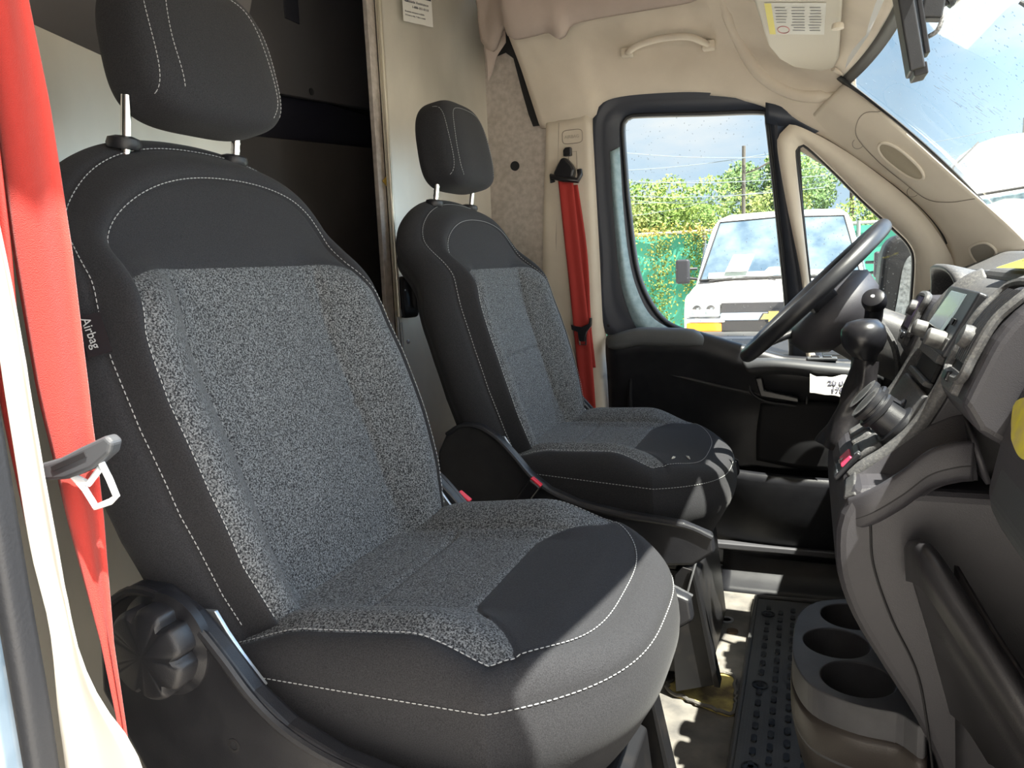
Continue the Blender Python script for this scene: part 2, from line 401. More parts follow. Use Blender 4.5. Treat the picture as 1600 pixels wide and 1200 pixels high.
    # ---------------- cushion
    def zt(w, x):
        w = np.asarray(w, float); x = np.asarray(x, float); aw = np.abs(w)
        z = .522+.022*sstep(.05, .33, x) - .020*sstep(.36, .44, x)
        bol = (.034*sstep(-.02, .12, x)*(1-sstep(.24, .36, x)))*sstep(.11, .20, aw) - .012*sstep(.20, .235, aw)
        z = z+bol
        g = lambda d, wd, dp: -dp*np.exp(-(d/wd)**2)
        z = z+g(x-.125, .005, .004)*(aw < .14)+g(aw-.145, .005, .005)*(x < xb_(w)) + g(x-xb_(w), .004, .003)
        return z
    def xb_(w): return .265+.085*sstep(.10, .215, np.abs(w))
    ww = np.linspace(1, -1, 121)
    def oA():
        side = [(.226, x) for x in np.linspace(-.03, .325, 60)]
        arc = [(.226*k, .330+.082*(1-abs(k)**3.2)) for k in np.sin(np.linspace(math.pi/2, -math.pi/2, 90))]
        side2 = [(-.226, x) for x in np.linspace(.325, -.03, 60)]
        bot = [(.226*k, -.03) for k in np.linspace(-.97, .97, 30)]
        return np.array(side+arc+side2+bot)
    def oB():
        side = [(.254, x) for x in np.linspace(-.03, .325, 60)]
        arc = [(.254*k, .335+.130*(1-abs(k)**3.0)) for k in np.sin(np.linspace(math.pi/2, -math.pi/2, 90))]
        side2 = [(-.254, x) for x in np.linspace(.325, -.03, 60)]
        bot = [(.254*k, -.03) for k in np.linspace(-.97, .97, 30)]
        return np.array(side+arc+side2+bot)
    A = oA(); B = oB(); nl = len(A); verts = []; tw = []; rings = 0; cen = np.array([0., .2])
    def addc(P, z, t):
        nonlocal rings
        for (w, x), zz, tt in zip(P, z, t): verts.append(CU(w, x, zz)); tw.append(float(tt))
        rings += 1
    for r in np.r_[.003, np.linspace(.03, 1, 52)]:
        P = cen+(A-cen)*r; addc(P, zt(P[:, 0], P[:, 1]), xb_(P[:, 0])-P[:, 1])
    zA = zt(A[:, 0], A[:, 1])
    zB = np.interp(B[:, 1], [-.03, .2, .35, .49], [.498, .502, .505, .508])
    for r in np.linspace(.07, 1, 12):
        P = A+(B-A)*math.sin(r*math.pi/2)**.9
        z = zA+(zB-zA)*(1-math.cos(r*math.pi/2)); addc(P, z+(-.0025 if r < .1 or r > .98 else 0), np.full(nl, -.05))
    dirs = B-np.array([0, .2]); fr = sstep(.25, .45, B[:, 1])
    zb_ = .335-.055*fr
    for r in np.linspace(.08, 1, 16):
        inn = fr*(.008*math.sin(math.pi*min(1, 2.4*r))*(r < .42)-.105*max(0, r-.25)**1.6/(.75**1.6)) + (1-fr)*(.006*math.sin(math.pi*r)-.02*r**2)
        P = B+np.c_[np.sign(B[:, 0])*np.minimum(1, np.abs(B[:, 0])/.1)*inn*.5*np.ones(nl), inn*fr]
        addc(P, zB+(zb_-zB)*r, np.full(nl, -.05))
    last = P
    for r in (.8, .4, .02): P = cen+(last-cen)*r; addc(P, zb_-.004, np.full(nl, -.05))
    o = raw('cushion', verts, grid_faces(rings, nl, True), M_SEAT, root)
    at = o.data.attributes.new('tweed', 'FLOAT', 'POINT'); at.data.foreach_set('value', tw)
    pa = np.c_[A[4:-34], zA[4:-34]]
    stitches(lambda q: CU(q[0]*1.015, q[1]+.003*float(sstep(.3, .4, q[1])), q[2]+.0006), pa)
    pb = np.c_[B[4:-34], zB[4:-34]]
    stitches(lambda q: CU(q[0]*1.003, q[1]+.0006, q[2]-.001), pb)
    # ---------------- head restraint
    hc = Vector((-.176, yc + (.0 if driver else .014), 1.210 + (0 if driver else .020))); ha, hb_, hh = .054, .134, .102
    tilt = Matrix.Rotation(R(-9), 3, 'Y')
    def HR(x, y, z): return hc + tilt @ Vector((x, s*y, z))
    def spow(c, e): return math.copysign(abs(c)**e, c)
    def hr_pt(th, ph):
        z = spow(math.sin(ph), .52)
        c = abs(math.cos(ph))**.52
        y = spow(math.sin(th), .54)*c; x = spow(math.cos(th), .55)*c
        k = 1-.16*(z > 0)*abs(z)**1.6
        return x*ha*(1.0-.10*z) - .012*(1-y*y)*(x > 0)*0, y*hb_*k, z*hh
    vs = []; nr, ncl = 60, 96
    for i in range(nr):
        ph = -math.pi/2+math.pi*(i+.5)/nr
        for j in range(ncl):
            vs.append(HR(*hr_pt(2*math.pi*j/ncl, ph)))
    fs = grid_faces(nr, ncl, True)+[tuple(range(ncl))[::-1], tuple(range((nr-1)*ncl, nr*ncl))]
    hr = raw('headrest', vs, fs, M_SEAT, root)
    at = hr.data.attributes.new('tweed', 'FLOAT', 'POINT'); at.data.foreach_set('value', [-.05]*len(vs))
    # seams on head restraint: follow constant longitude and an inset panel
    def frontx(y, z):
        k = 1-.16*(z > 0)*abs(z/hh)**1.6
        Z = min(.999, abs(z/hh))**(1/.52); c = math.sqrt(1-Z*Z)**.52
        Y = min(.999, abs(y/(hb_*k))/c) if c > 1e-3 else .999
        X = math.sqrt(max(0, 1-(Y**(1/.54))**2))**.55*c
        return X*ha*(1-.1*z/hh)
    for yy in (-.117, .117):
        pts = np.array([[yy*(1-.15*max(0, z/hh)**2), z] for z in np.linspace(-.078, .082, 40)])
        stitches(lambda q: HR(frontx(q[0], q[1])+.0006, q[0], q[1]), pts, .0055, .0038, .0006)
    loop_ = cr_pts([(-.088, -.070), (-.092, 0), (-.078, .060), (-.04, .078), (.04, .078), (.08, .060), (.098, 0), (.100, -.055), (.085, -.083)], 160)
    stitches(lambda q: HR(frontx(q[0], q[1])+.0006, q[0], q[1]), loop_, .0055, .0038, .0006)
    if driver:
        for (w_, x_, ln_, sl) in ((.115, .385, .022, .5), (.150, .360, .016, -.3)):
            m = MB(); zc = float(zt(w_, x_)); m.tube([CU(w_-ln_/2, x_-sl*ln_/2, zc+.001), CU(w_, x_, zc+.0015), CU(w_+ln_/2, x_+sl*ln_/2, zc+.001)], [.001, .0032, .001], 6); m.build('tear_mark', M_PAPER, o)['label'] = 'small white tear in the cloth'
    st.build('stitching', M_STITCH, root, smooth=False, recalc=False)['label'] = 'light grey thread stitching along the seams'
    # posts and their collars
    for yy in (-.1, .1):
        m = MB(); bot = Vector((-.190, yc+s*yy + lat*.5, 1.085 - (.030 if driver else .006))); top = hc+tilt @ Vector((-.012, 0, -.07)); top.y = bot.y
        m.tube([bot, top], .0062, 14)
        for k in range(5):
            q = bot.lerp(top, .35+.12*k); m.lathe([(.0068, -.0016), (.0068, .0016)], q, top-bot, 14) if yy > 0 else None
        m.build('headrest_post', M_CHROME, root)['label'] = 'chrome headrest post'
        m = MB(); m.lathe([(.019, -.004), (.021, .002), (.019, .009), (.010, .012)], bot+Vector((0, 0, .020)), top-bot, 24)
        m.build('post_collar', M_BLK, root)
    # ---------------- side shields (both sides), recliner plate, knob
    poly = [(-.125, .47), (-.118, .54), (-.095, .585), (-.06, .605), (-.02, .603), (.02, .580), (.055, .545), (.09, .505), (.13, .475), (.19, .452), (.28, .436), (.40, .425), (.455, .405), (.46, .37), (.42, .34), (.30, .325), (.05, .315), (-.06, .36)]
    for sg in (-1, 1):
        y0 = yc+s*sg*.268; y1 = yc+s*sg*.292
        sh = prism('side_shield', poly, 'y', min(y0, y1), max(y0, y1), M_BLK, root, .006, 3)
        # raised lip following the top edge
        top = [(p_[0], p_[1]-.006) for p_ in poly[2:13]]
        m = MB(); cc = cr_pts(top, 50); m.tube([Vector((c[0], y1, c[1])) for c in cc], .0055, 8); m.build('shield_lip', M_BLK, sh)
        for q in ((.06, .44), (.2, .385)):
            m = MB(); m.lathe([(.008, 0), (.008, .001), (.005, .0012), (.004, -.004)], Vector((q[0], y1-.0005*s*sg, q[1])), (0, s*sg, 0), 16); m.build('screw_cover', M_DARK, sh)
        # recliner plate
        y2 = yc+s*sg*.262
        prism('recliner_plate', [(-.002, .572), (.026, .574), (.040, .552), (.058, .528), (.085, .497), (.05, .50), (.01, .54)], 'y', y2-.0025, y2+.0025, M_STEEL, root, .001)['label'] = 'bare steel recliner plate'
    if not driver:
        m = MB(); ax = Vector((0, -1, 0)); c = Vector((-.018, yc-.285, .545)); seg = 90
        prof = [(.058, 0), (.058, .010), (.050, .014), (.050, .034), (.044, .040), (.0, .041)]
        rings_ = []
        for r0, h in prof:
            ring = []
            for k in range(seg):
                th = 2*math.pi*k/seg
                rr = r0
                if h > .012 and r0 > .02:
                    rr = r0*(1-.17*max(0, math.cos(7*th))**3)
                ring.append(c+ax*h+Vector((math.cos(th), 0, math.sin(th)))*rr)
            rings_.append(ring)
        m.add([v for r0 in rings_ for v in r0], grid_faces(len(prof), seg, True)); m.build('recline_knob', M_BLK, root, ang=50)
        tg = [BK(-.264, .378, .034), BK(-.268, .335, .034), BK(-.283, .335, .016), BK(-.279, .378, .016)]
        t = raw('airbag_tag', tg, [(0, 1, 2, 3)], M_BLKS, root, False); mod_solid(t, .0015)
        text_mesh('tag_lettering', 'Airbag', .0125, BK(-.2795, .375, .0225), BK(-.29, .292, -.006)-BK(-.288, .335, -.006), BK(-.273, .3, .020)-BK(-.287, .3, .002), M_STITCH, t, .0004)
    # ---------------- buckle on the inboard side
    bu = Vector((.035, yc+s*.312, .50)) if not driver else Vector((.085, yc+s*.306, .462))
    q = Matrix.Rotation(R(38), 3, 'Y')
    b = box('belt_buckle', bu, (.028, .022, .075), M_BLKS, root, q, .004)
    box('release_button', bu+q @ Vector((.0, 0, .036)), (.026, .014, .010), M_REDP, b, q, .002)
    m = MB(); m.tube([bu+q @ Vector((0, 0, -.03)), bu+Vector((-.06, 0, -.14)), bu+Vector((-.09, -.01*s, -.22))], .008, 8); m.build('buckle_stalk', M_BLKS, b)
    # ---------------- pedestal
    yi = yc+s*.15; yo = yc-s*.19
    lo, hi_ = min(yi, yo), max(yi, yo)
    prism('seat_base', [(-.12, .0), (.20, .0), (.205, .10), (.23, .14), (.27, .135), (.28, .03), (.435, .03), (.41, .255), (.38, .27), (-.10, .275)], 'y', lo, hi_, M_BRACKET, root, .004)
    for sg in (-1, 1):
        y = yc+s*sg*.17
        box('slide_rail', (.12, y, .295), (.50, .035, .020), M_BRACKET, root, None, .003)
    prism('under_seat_tray', [(-.1, .31), (.36, .31), (.40, .34), (.43, .36), (-.1, .36)], 'y', yc-.22, yc+.22, M_BLK, root, .01)
    yb = yc+s*.20
    prism('front_bracket', [(.37, .28), (.385, .300), (.407, .295), (.455, .05), (.37, .02), (.36, .2)], 'y', yb-.007, yb+.007, M_BRACKET, root, .001)
    prism('bracket_flange', [(.404, .296), (.410, .296), (.462, .05), (.450, .05)], 'y', yb-.018, yb+.018, M_BRACKET, root, .001)
    m = MB(); m.tube(cr_pts([(.42, yb+.02*s, .34), (.405, yb+.03*s, .28), (.38, yb+.03*s, .19), (.35, yb+.02*s, .16)], 16), .0022, 8); m.build('seat_cable', M_STEEL, root)
    return root
seat_p = build_seat('passenger_seat', -.435, 1, 'large grey and black cloth seat nearest the camera, left of the photo', False)
seat_d = build_seat('driver_seat', .422, -1, 'grey and black cloth seat beside the steering wheel, before the red belt', True)
# ================================================================== CAB SHELL (structure)
def S(o): o['kind'] = 'structure'; return o
# ---- floor, worn covering and ribbed rubber mat
S(box('floor', (.25, 0, -.02), (1.9, 1.96, .04), M_FLOOR, None, None, 0))
# ---- rear partition: passenger side sheet, driver side sheet with folded edge, side sheet
S(ribbon('wall_rear', [[(-.42, -.95, 0), (-.42, -.95, 1.37)], [(-.42, -.055, 0), (-.42, -.055, 1.235)]], M_ALU, None, 2, None, False, .004, 0, False, False))
hd = ribbon('partition_header', [[(-.43, -.95, 1.37), (-.30, -.95, 1.60)], [(-.43, -.055, 1.235), (-.30, -.055, 1.60)]], mat('header_grey', (.11, .10, .10), .8), None, 2, None, False, .004, 0, False, False)
hd.name = 'wall_rear_header'; S(hd)
pe = raw('wall_rear_edge', [Vector(v) for v in ((-.42, -.055, 0), (-.42, -.055, 1.6), (-.47, -.050, 1.6), (-.47, -.050, 0))], [(0, 1, 2, 3)], M_ALUD, None, False); mod_solid(pe, .004); S(pe)
# driver side partition: runs from its folded edge beside the doorway out to the side wall
pd_ = S(raw('wall_partition', [(-.42, .515, .0), (-.42, .515, 1.75), (-.31, .957, 1.75), (-.31, .957, .0)], [(0, 1, 2, 3)], M_ALU, None, False)); mod_solid(pd_, .004)
ed = prism('partition_edge', [(-.424, .515), (-.424, .478), (-.436, .478), (-.436, .518)], 'z', 0, 1.75, M_ALUD, pd_, .001)
ed2 = MB(); ed2.tube([(-.409, .514, .80), (-.409, .514, 1.75)], .0065, 10); ed2.build('rolled_edge', mat('bright_edge', (.78, .74, .62), .3, .7), pd_)
tri = raw('arrow_mark', [(-.4205, .492, 1.160), (-.4205, .512, 1.172), (-.4205, .512, 1.148)], [(0, 1, 2)], mat('amber_tape', (.60, .38, .04), .5), pd_, False); mod_solid(tri, .001)
m = MB()
for z in (.875, .735): m.lathe([(.006, 0), (.006, .003), (.003, .005)], (-.402, .54, z), (1, 0, 0), 12)
m.build('screw_head', M_STEEL, pd_)
w2 = S(raw('wall_left', [(-.315, .958, 0), (-.315, .958, 1.75), (-.03, .945, 1.75), (-.03, .945, 0)], [(0, 1, 2, 3)], M_ALUD, None, False)); mod_solid(w2, .004)
m = MB(); m.lathe([(.014, -.004), (.014, .003), (.0, .003)], (-.2215, .950, 1.227), (0.09, -1, 0), 28); m.build('round_plug', M_DARK, w2)
# dark slot behind the torn headliner corner
m = MB(); m.add(*[[Vector(v) for v in [(-.27, .946, 1.66), (-.18, .942, 1.62), (-.155, .94, 1.48), (-.115, .938, 1.355), (-.115, .938, 1.335), (-.155, .94, 1.335), (-.168, .941, 1.37), (-.187, .942, 1.44), (-.210, .943, 1.535), (-.235, .944, 1.555), (-.280, .946, 1.545), (-.30, .948, 1.60)]], [tuple(range(12))]])
mod_solid(m.build('open_slot', M_DARK, w2, False), .003)
# ---- cargo space seen through the doorway
S(box('wall_cargo_back', (-1.9, .3, .7), (.04, 2.6, 2.6), M_CARGO, None, None, 0))
S(box('wall_cargo_left', (-1.18, .98, .75), (1.45, .04, 2.2), M_CARGO, None, None, 0))
S(box('wall_cargo_right', (-1.05, -.98, .75), (1.7, .04, 2.2), M_CARGO, None, None, 0))
S(box('ceiling_cargo', (-1.15, 0, 1.80), (1.6, 2.0, .04), M_CARGO, None, None, 0))
S(box('floor_cargo', (-1.3, 0, -.02), (1.3, 2.0, .04), M_CARGO, None, None, 0))
cs = thing('cargo_shelving', (-.62, .35, 0), 'dark steel cargo partition panels seen through the doorway between seats', 'panel')
prism('upper_panel', [(-.1, 1.340), (.9, 1.418), (.9, 1.75), (-.1, 1.75)], 'x', -.64, -.62, mat('charcoal_panel', (.055, .052, .056), .6), cs, .003)
prism('lower_panel', [(-.1, .0), (.9, .0), (.9, 1.305), (-.1, 1.235)], 'x', -.64, -.62, mat('brown_black_panel', (.050, .044, .042), .65, col2=(.038, .034, .032), nscale=5), cs, .003)
box('dark_gap_strip', (-.665, .40, 1.33), (.02, 1.0, .14), mat('blue_black', (.010, .010, .018), .5), cs, None, 0)  # near-black strip painted in for the darkness of the gap
m = MB(); m.lathe([(.009, 0), (.009, .003), (.0, .003)], (-.62, .495, 1.405), (1, 0, 0), 16); m.build('bolt_hole', M_DARK, cs)
m = MB(); m.lathe([(.005, 0), (.005, .003), (.0, .004)], (-.655, .36, 1.355), (1, 0, 0), 12); m.build('screw', M_STEEL, cs)
box('latch_plate', (-.618, .435, 1.60), (.004, .06, .07), mat('blue_black2', (.014, .015, .022), .5), cs, None, .006)
# ---- headliner: moulded side and soft roof lining
side = []
for x, zt_, yy in [(-.125, 1.338, .912), (-.05, 1.335, .905), (.03, 1.345, .905), (.05, 1.375, .91), (.09, 1.388, .915), (.186, 1.39, .915), (.344, 1.376, .915), (.494, 1.334, .915), (.59, 1.275, .91), (.66, 1.232, .905), (.74, 1.19, .90)]:
    side.append((x, zt_, yy))
rows = []
for x, z0, y0 in side:
    f = float(np.interp(x, [-.1, .45, .75], [0, .25, 1]))
    top = 1.56 - .20*f**1.2; x_b = -.025*max(0, 1-(x+.125)/.08)
    if x > .7: top = 1.40
    rows.append([(x, y0+.02, z0-.008), (x, y0, z0), (x-.01+x_b*.3, y0-.025, z0+.35*(top-z0)), (x-.02+x_b*.65, y0-.045, z0+.7*(top-z0)), (x-.03+x_b*.9, y0-.075-.09*f, top), (x-.03+x_b, y0-.14-.14*f, top+.06-.05*f)])
cl_ = S(ribbon('ceiling_side', rows, M_CLOTH, None, 30, 50, False, .006, -1))
m = MB(); m.tube([Vector(q) for q in cr_pts([(.408, .735, 1.585), (.413, .762, 1.548), (.438, .853, 1.485), (.488, .888, 1.398), (.575, .888, 1.336), (.665, .868, 1.316), (.715, .85, 1.325)], 40)], [.012]*6+[.016]*28+[.010]*6, 12)
m.build('visor_recess_ridge', M_CLOTH, cl_)
# rear fold of the side moulding where it is torn open
rows2 = [[(-.285, .80, 1.80), (-.285, .80, 1.62), (-.275, .83, 1.535)], [(-.262, .815, 1.80), (-.262, .815, 1.60), (-.262, .845, 1.51)]]
# ---- roof lining (soft, darker) reaching to the windscreen header
rl = []
for x, zz in [(-.45, 1.72), (-.10, 1.72), (.20, 1.68), (.45, 1.56), (.62, 1.42), (.735, 1.352)]:
    rl.append([((x if x < .7 else .762-.075*(abs(y)/.86)**2.4+.012), y, zz - (.03*abs(y)**3 if x < .7 else .004)) for y in (-.95, -.6, -.2, .2, .6, .80, .88)])
S(ribbon('ceiling', rl, M_CLOTH, None, 30, 40, False, .02, 1))
soft = []
for x, zb in [(-.262, 1.53), (-.235, 1.505), (-.187, 1.561), (-.159, 1.562), (-.141, 1.532), (-.086, 1.531), (-.041, 1.534), (-.006, 1.513), (.021, 1.542), (.074, 1.550), (.208, 1.552), (.336, 1.554), (.40, 1.568), (.47, 1.60)]:
    yb = .752 if x > -.15 else .752+.09*min(1, (-.15-x)/.08); zb = zb + (yb-.752)*.32
    soft.append([(x, yb+.012, zb+.010), (x, yb, zb), (x, yb-.010, zb+.012), (x, yb-.03, zb+.05), (x, yb-.07, zb+.14), (x, yb-.4, zb+.2)])
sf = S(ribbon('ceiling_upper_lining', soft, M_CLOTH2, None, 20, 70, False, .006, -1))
lip = [[(-.262, .862, 1.46), (-.266, .85, 1.62), (-.268, .84, 1.80)], [(-.250, .868, 1.485), (-.252, .852, 1.60), (-.25, .84, 1.80)], [(-.235, .868, 1.525), (-.235, .855, 1.62), (-.235, .84, 1.8)], [(-.262+.06, .862, 1.56), (-.2, .855, 1.63), (-.2, .84, 1.80)]]
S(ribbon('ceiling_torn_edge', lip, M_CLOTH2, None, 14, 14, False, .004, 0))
# ---- driver side B pillar trim
bp = thing('trim_1', (-.05, .92, .3), None, None, kind='structure')
ribbon('pillar_cover', [[(-.125, .935, .20), (-.140, .935, .60), (-.128, .93, 1.0), (-.105, .93, 1.335)], [(-.120, .905, .20), (-.134, .905, .60), (-.122, .905, 1.0), (-.100, .905, 1.335)], [(-.09, .893, .20), (-.100, .893, .60), (-.09, .895, 1.0), (-.07, .90, 1.335)], [(0., .890, .20), (0., .890, .60), (0., .892, 1.0), (.0, .90, 1.350)], [(.045, .895, .20), (.04, .895, .60), (.033, .897, 1.0), (.024, .902, 1.345)], [(.062, .93, .20), (.058, .93, .60), (.047, .93, 1.0), (.036, .93, 1.340)]], M_BEIGE, bp, 30, 24, False, .003, 0)
m = MB(); m.tube([(-.088, .8925, .60), (-.080, .8935, 1.0), (-.062, .899, 1.33)], .0012, 6); m.build('trim_seam', mat('seam_shadow', (.20, .17, .14), .8), bp)
# airbag badge outline with faint embossed lettering
bo = []
for k in range(48):
    th = 2*math.pi*k/48; c_, s_ = math.cos(th), math.sin(th)
    bo.append(Vector((-.022+.030*math.copysign(abs(c_)**.45, c_), .8945, 1.287+.019*math.copysign(abs(s_)**.45, s_))))
m = MB(); m.tube(bo+[bo[0]], .0008, 6, False); m.build('badge_outline', mat('seam_shadow', (.2, .17, .14)), bp)
text_mesh('badge_lettering', 'AIRBAG', .0125, (-.045, .8935, 1.283), (1, 0, 0), (0, 0, 1), mat('emboss', (.40, .35, .29), .7), bp, .0003)
pts = [Vector((-.034, .893, 1.245)), Vector((-.010, .893, 1.245)), Vector((-.010, .893, 1.19)), Vector((-.034, .893, 1.19))]
m = MB(); m.tube(pts+[pts[0]], .0008, 6, False); m.build('slot_outline', mat('seam_shadow', (.2, .17, .14)), bp)
# ---- driver's door
dr = thing('door_1', (.4, .92, .2), None, None, kind='structure')
WIN = [(.121, 1.300), (.126, 1.195), (.135, 1.069), (.160, .885), (.215, .773), (.279, .729), (.377, .700), (.482, .660), (.565, .640), (.557, .785), (.520, 1.129), (.502, 1.280), (.492, 1.301), (.344, 1.313), (.167, 1.327), (.130, 1.324)]
def ring(pts, y, n=120): return [(p_[0], y, p_[1]) for p_ in cr_pts(pts, n, True)]
def shrink(pts, d):
    P = np.array(pts); c = P.mean(0); Q = []
    n = len(P)
    for i in range(n):
        t = P[(i+1) % n]-P[i-1]; t /= np.linalg.norm(t)+1e-9; nn = np.array([-t[1], t[0]])
        if np.dot(nn, c-P[i]) < 0: nn = -nn
        Q.append(P[i]+nn*d)
    return [tuple(q) for q in Q]
Wp = [tuple(p_) for p_ in cr_pts(WIN, 140, True)]
rings_ = []
FO = [(.034, 1.300), (.036, 1.130), (.046, .945), (.056, .737), (.20, .66), (.28, .62), (.377, .60), (.482, .58), (.645, .56), (.612, .80), (.568, 1.041), (.541, 1.20), (.512, 1.332), (.344, 1.375), (.12, 1.390), (.052, 1.368)]
Fp = [tuple(p_) for p_ in cr_pts(FO, 140, True)]
def mixp(a, b, t): return [(x[0]*(1-t)+y_[0]*t, x[1]*(1-t)+y_[1]*t) for x, y_ in zip(a, b)]
def lay(name, specs, material, parent):
    vs = []; n = len(specs[0][0])
    for P, y in specs: vs += [Vector((p_[0], y, p_[1])) for p_ in P]
    return raw(name, vs, grid_faces(len(specs), n, True), material, parent)
lay('window_seal', [(shrink(Wp, .001), .948), (Wp, .936), (shrink(Wp, -.004), .930), (shrink(Wp, -.009), .931), (shrink(Wp, -.012), .940)], M_RUB, dr)
lay('window_frame', [(shrink(Wp, -.010), .938), (shrink(Wp, -.018), .930), (mixp(shrink(Wp, -.018), Fp, .55), .918), (mixp(shrink(Wp, -.018), Fp, .72), .921), (mixp(shrink(Wp, -.018), Fp, .85), .912), (Fp, .915), (shrink(Fp, -.012), .925), (shrink(Fp, -.016), .95)], M_PAINTD, dr)
# pale painted sheet between seal and frame along the rear of the window
ribbon('inner_sheet', [[(.078, .9265, 1.24), (.084, .9255, 1.10), (.094, .924, .96), (.110, .922, .84), (.140, .920, .75), (.175, .918, .70), (.25, .918, .68)], [(.090, .915, 1.24), (.097, .914, 1.10), (.110, .912, .96), (.128, .912, .84), (.165, .912, .76), (.205, .912, .71), (.26, .912, .69)], [(.108, .926, 1.25), (.114, .926, 1.10), (.126, .926, .96), (.146, .926, .86), (.185, .926, .775), (.235, .926, .735), (.285, .926, .715)]], M_BLUEP, dr, 40, 14, False, .002)
prism('divider_core', [(.50, 1.32), (.60, 1.258), (.592, 1.20), (.602, 1.06), (.624, .86), (.646, .66), (.575, .64), (.564, .785), (.529, 1.129)], 'y', .936, .946, M_RUB, dr, 0)
g = raw('door_glass', [Vector((p_[0], .944, p_[1])) for p_ in shrink(Wp, -.006)], [tuple(range(len(Wp)))], M_GLASS, dr, False)
# quarter window with beige surround
QW = [(.586, 1.185), (.590, 1.203), (.603, 1.204), (.671, 1.134), (.750, 1.047), (.827, .969), (.855, .935), (.866, .902), (.866, .828), (.861, .746), (.845, .660), (.75, .640), (.650, .650), (.626, .852), (.603, 1.040)]
QO = [(.536, 1.212), (.550, 1.248), (.580, 1.260), (.700, 1.185), (.824, 1.080), (.892, 1.005), (.943, .925), (.962, .866), (.969, .744), (.976, .600), (.90, .56), (.78, .55), (.638, .56), (.602, .853), (.565, 1.041)]
Qw = [tuple(p_) for p_ in cr_pts(QW, 120, True)]; Qo = [tuple(p_) for p_ in cr_pts(QO, 120, True)]
lay('quarter_seal', [(Qw, .948), (Qw, .934), (shrink(Qw, -.004), .930), (shrink(Qw, -.008), .934)], M_RUB, dr)
lay('quarter_surround', [(shrink(Qw, -.005), .936), (shrink(Qw, -.007), .914), (mixp(shrink(Qw, -.007), Qo, .5), .906), (Qo, .908), (shrink(Qo, -.003), .93)], M_BEIGE, dr)
raw('quarter_glass', [Vector((p_[0], .944, p_[1])) for p_ in shrink(Qw, -.004)], [tuple(range(len(Qw)))], M_GLASS, dr, False)
ribbon('corner_plate', [[(.505, .905, 1.325), (.54, .905, 1.312), (.60, .905, 1.275), (.64, .905, 1.24)], [(.505, .915, 1.275), (.545, .915, 1.262), (.575, .915, 1.262), (.62, .915, 1.232)]], M_PAINTD, dr, 14, 4, False, .003)
# lower door card: shaped panel with arm rest, pocket and map bin
def card(x):  # top edge height of the card
    return float(np.interp(x, [.05, .083, .168, .322, .357, .485, .56, .7, .95], [.71, .713, .731, .726, .715, .676, .655, .645, .64]))
rows = []
for x in np.linspace(.065, .98, 60):
    t = card(x); b = sstep(.065, .10, x)
    rows.append([(x, .938, t-.004), (x, .905-.02*b, t+.002), (x, .885-.02*b, t-.008), (x, .88-.02*b, t-.05), (x, .89-.012*b, t-.10), (x, .905, .50), (x, .905, .40), (x, .895, .335), (x, .90, .33), (x, .905, .2), (x, .92, .03)])
ribbon('door_card', rows, M_BLK, dr, 70, None, False, .004, -1)
# soft arm pad
vs = []; n = 34; mm = 24
for i in range(n):
    u = i/(n-1); x = .070+.285*u; e_ = (max(0, 1-abs(2*u-1)**6))**.5
    for j in range(mm):
        th = 2*math.pi*j/mm
        vs.append(Vector((x, .872-.030*math.copysign(abs(math.cos(th))**.6, math.cos(th))*e_, card(x)-.018+.026*math.copysign(abs(math.sin(th))**.6, math.sin(th))*e_)))
pad = raw('arm_pad', vs, grid_faces(n, mm, True)+[tuple(range(mm))[::-1], tuple(range((n-1)*mm, n*mm))], mat('arm_pad_vinyl', (.085, .09, .095), .6, bump=.5, bscale=500), dr)
# raised frame line of the card
pl = cr_pts([(.135, .896, .40), (.133, .894, .56), (.15, .893, .612), (.20, .892, .612), (.36, .892, .575), (.50, .892, .545)], 50)
m = MB(); m.tube([Vector(q) for q in pl], .007, 8); m.build('card_ridge', M_BLK, dr)
# switch ledge and door pull
led = ribbon('switch_ledge', [[(.47, .90, .655), (.55, .90, .650), (.70, .90, .640), (.80, .90, .63)], [(.455, .85, .648), (.54, .835, .652), (.68, .828, .640), (.80, .83, .63)], [(.465, .838, .620), (.56, .822, .628), (.69, .818, .612), (.80, .82, .60)], [(.49, .875, .598), (.58, .87, .603), (.70, .87, .585), (.80, .87, .57)]], mat('ledge_plastic', (.05, .052, .057), .45), dr, 40, 24, False, .004, -1)
box('window_switch', (.655, .862, .652), (.075, .032, .008), M_GREYP, led, None, .003)
for k in range(2): box('switch_key', (.638+.03*k, .862, .657), (.022, .022, .006), M_BLKS, led, None, .002)
m = MB()
oval = [(.545+.075*math.copysign(abs(math.cos(t))**.6, math.cos(t)), .885, .560+.036*math.copysign(abs(math.sin(t))**.6, math.sin(t))-.02*math.cos(t)) for t in np.linspace(0, 2*math.pi, 60)]
m.tube(oval, .005, 8, False); m.build('pull_surround', M_BLK, dr)
prism('door_pull', [(.485, .597), (.505, .60), (.512, .565), (.60, .545), (.60, .530), (.50, .545)], 'y', .862, .885, M_BLKS, dr, .004)
raw('pull_recess', [Vector((p_[0], .893, p_[2])) for p_ in oval[:-1]], [tuple(range(59))], M_DARK, dr, False)
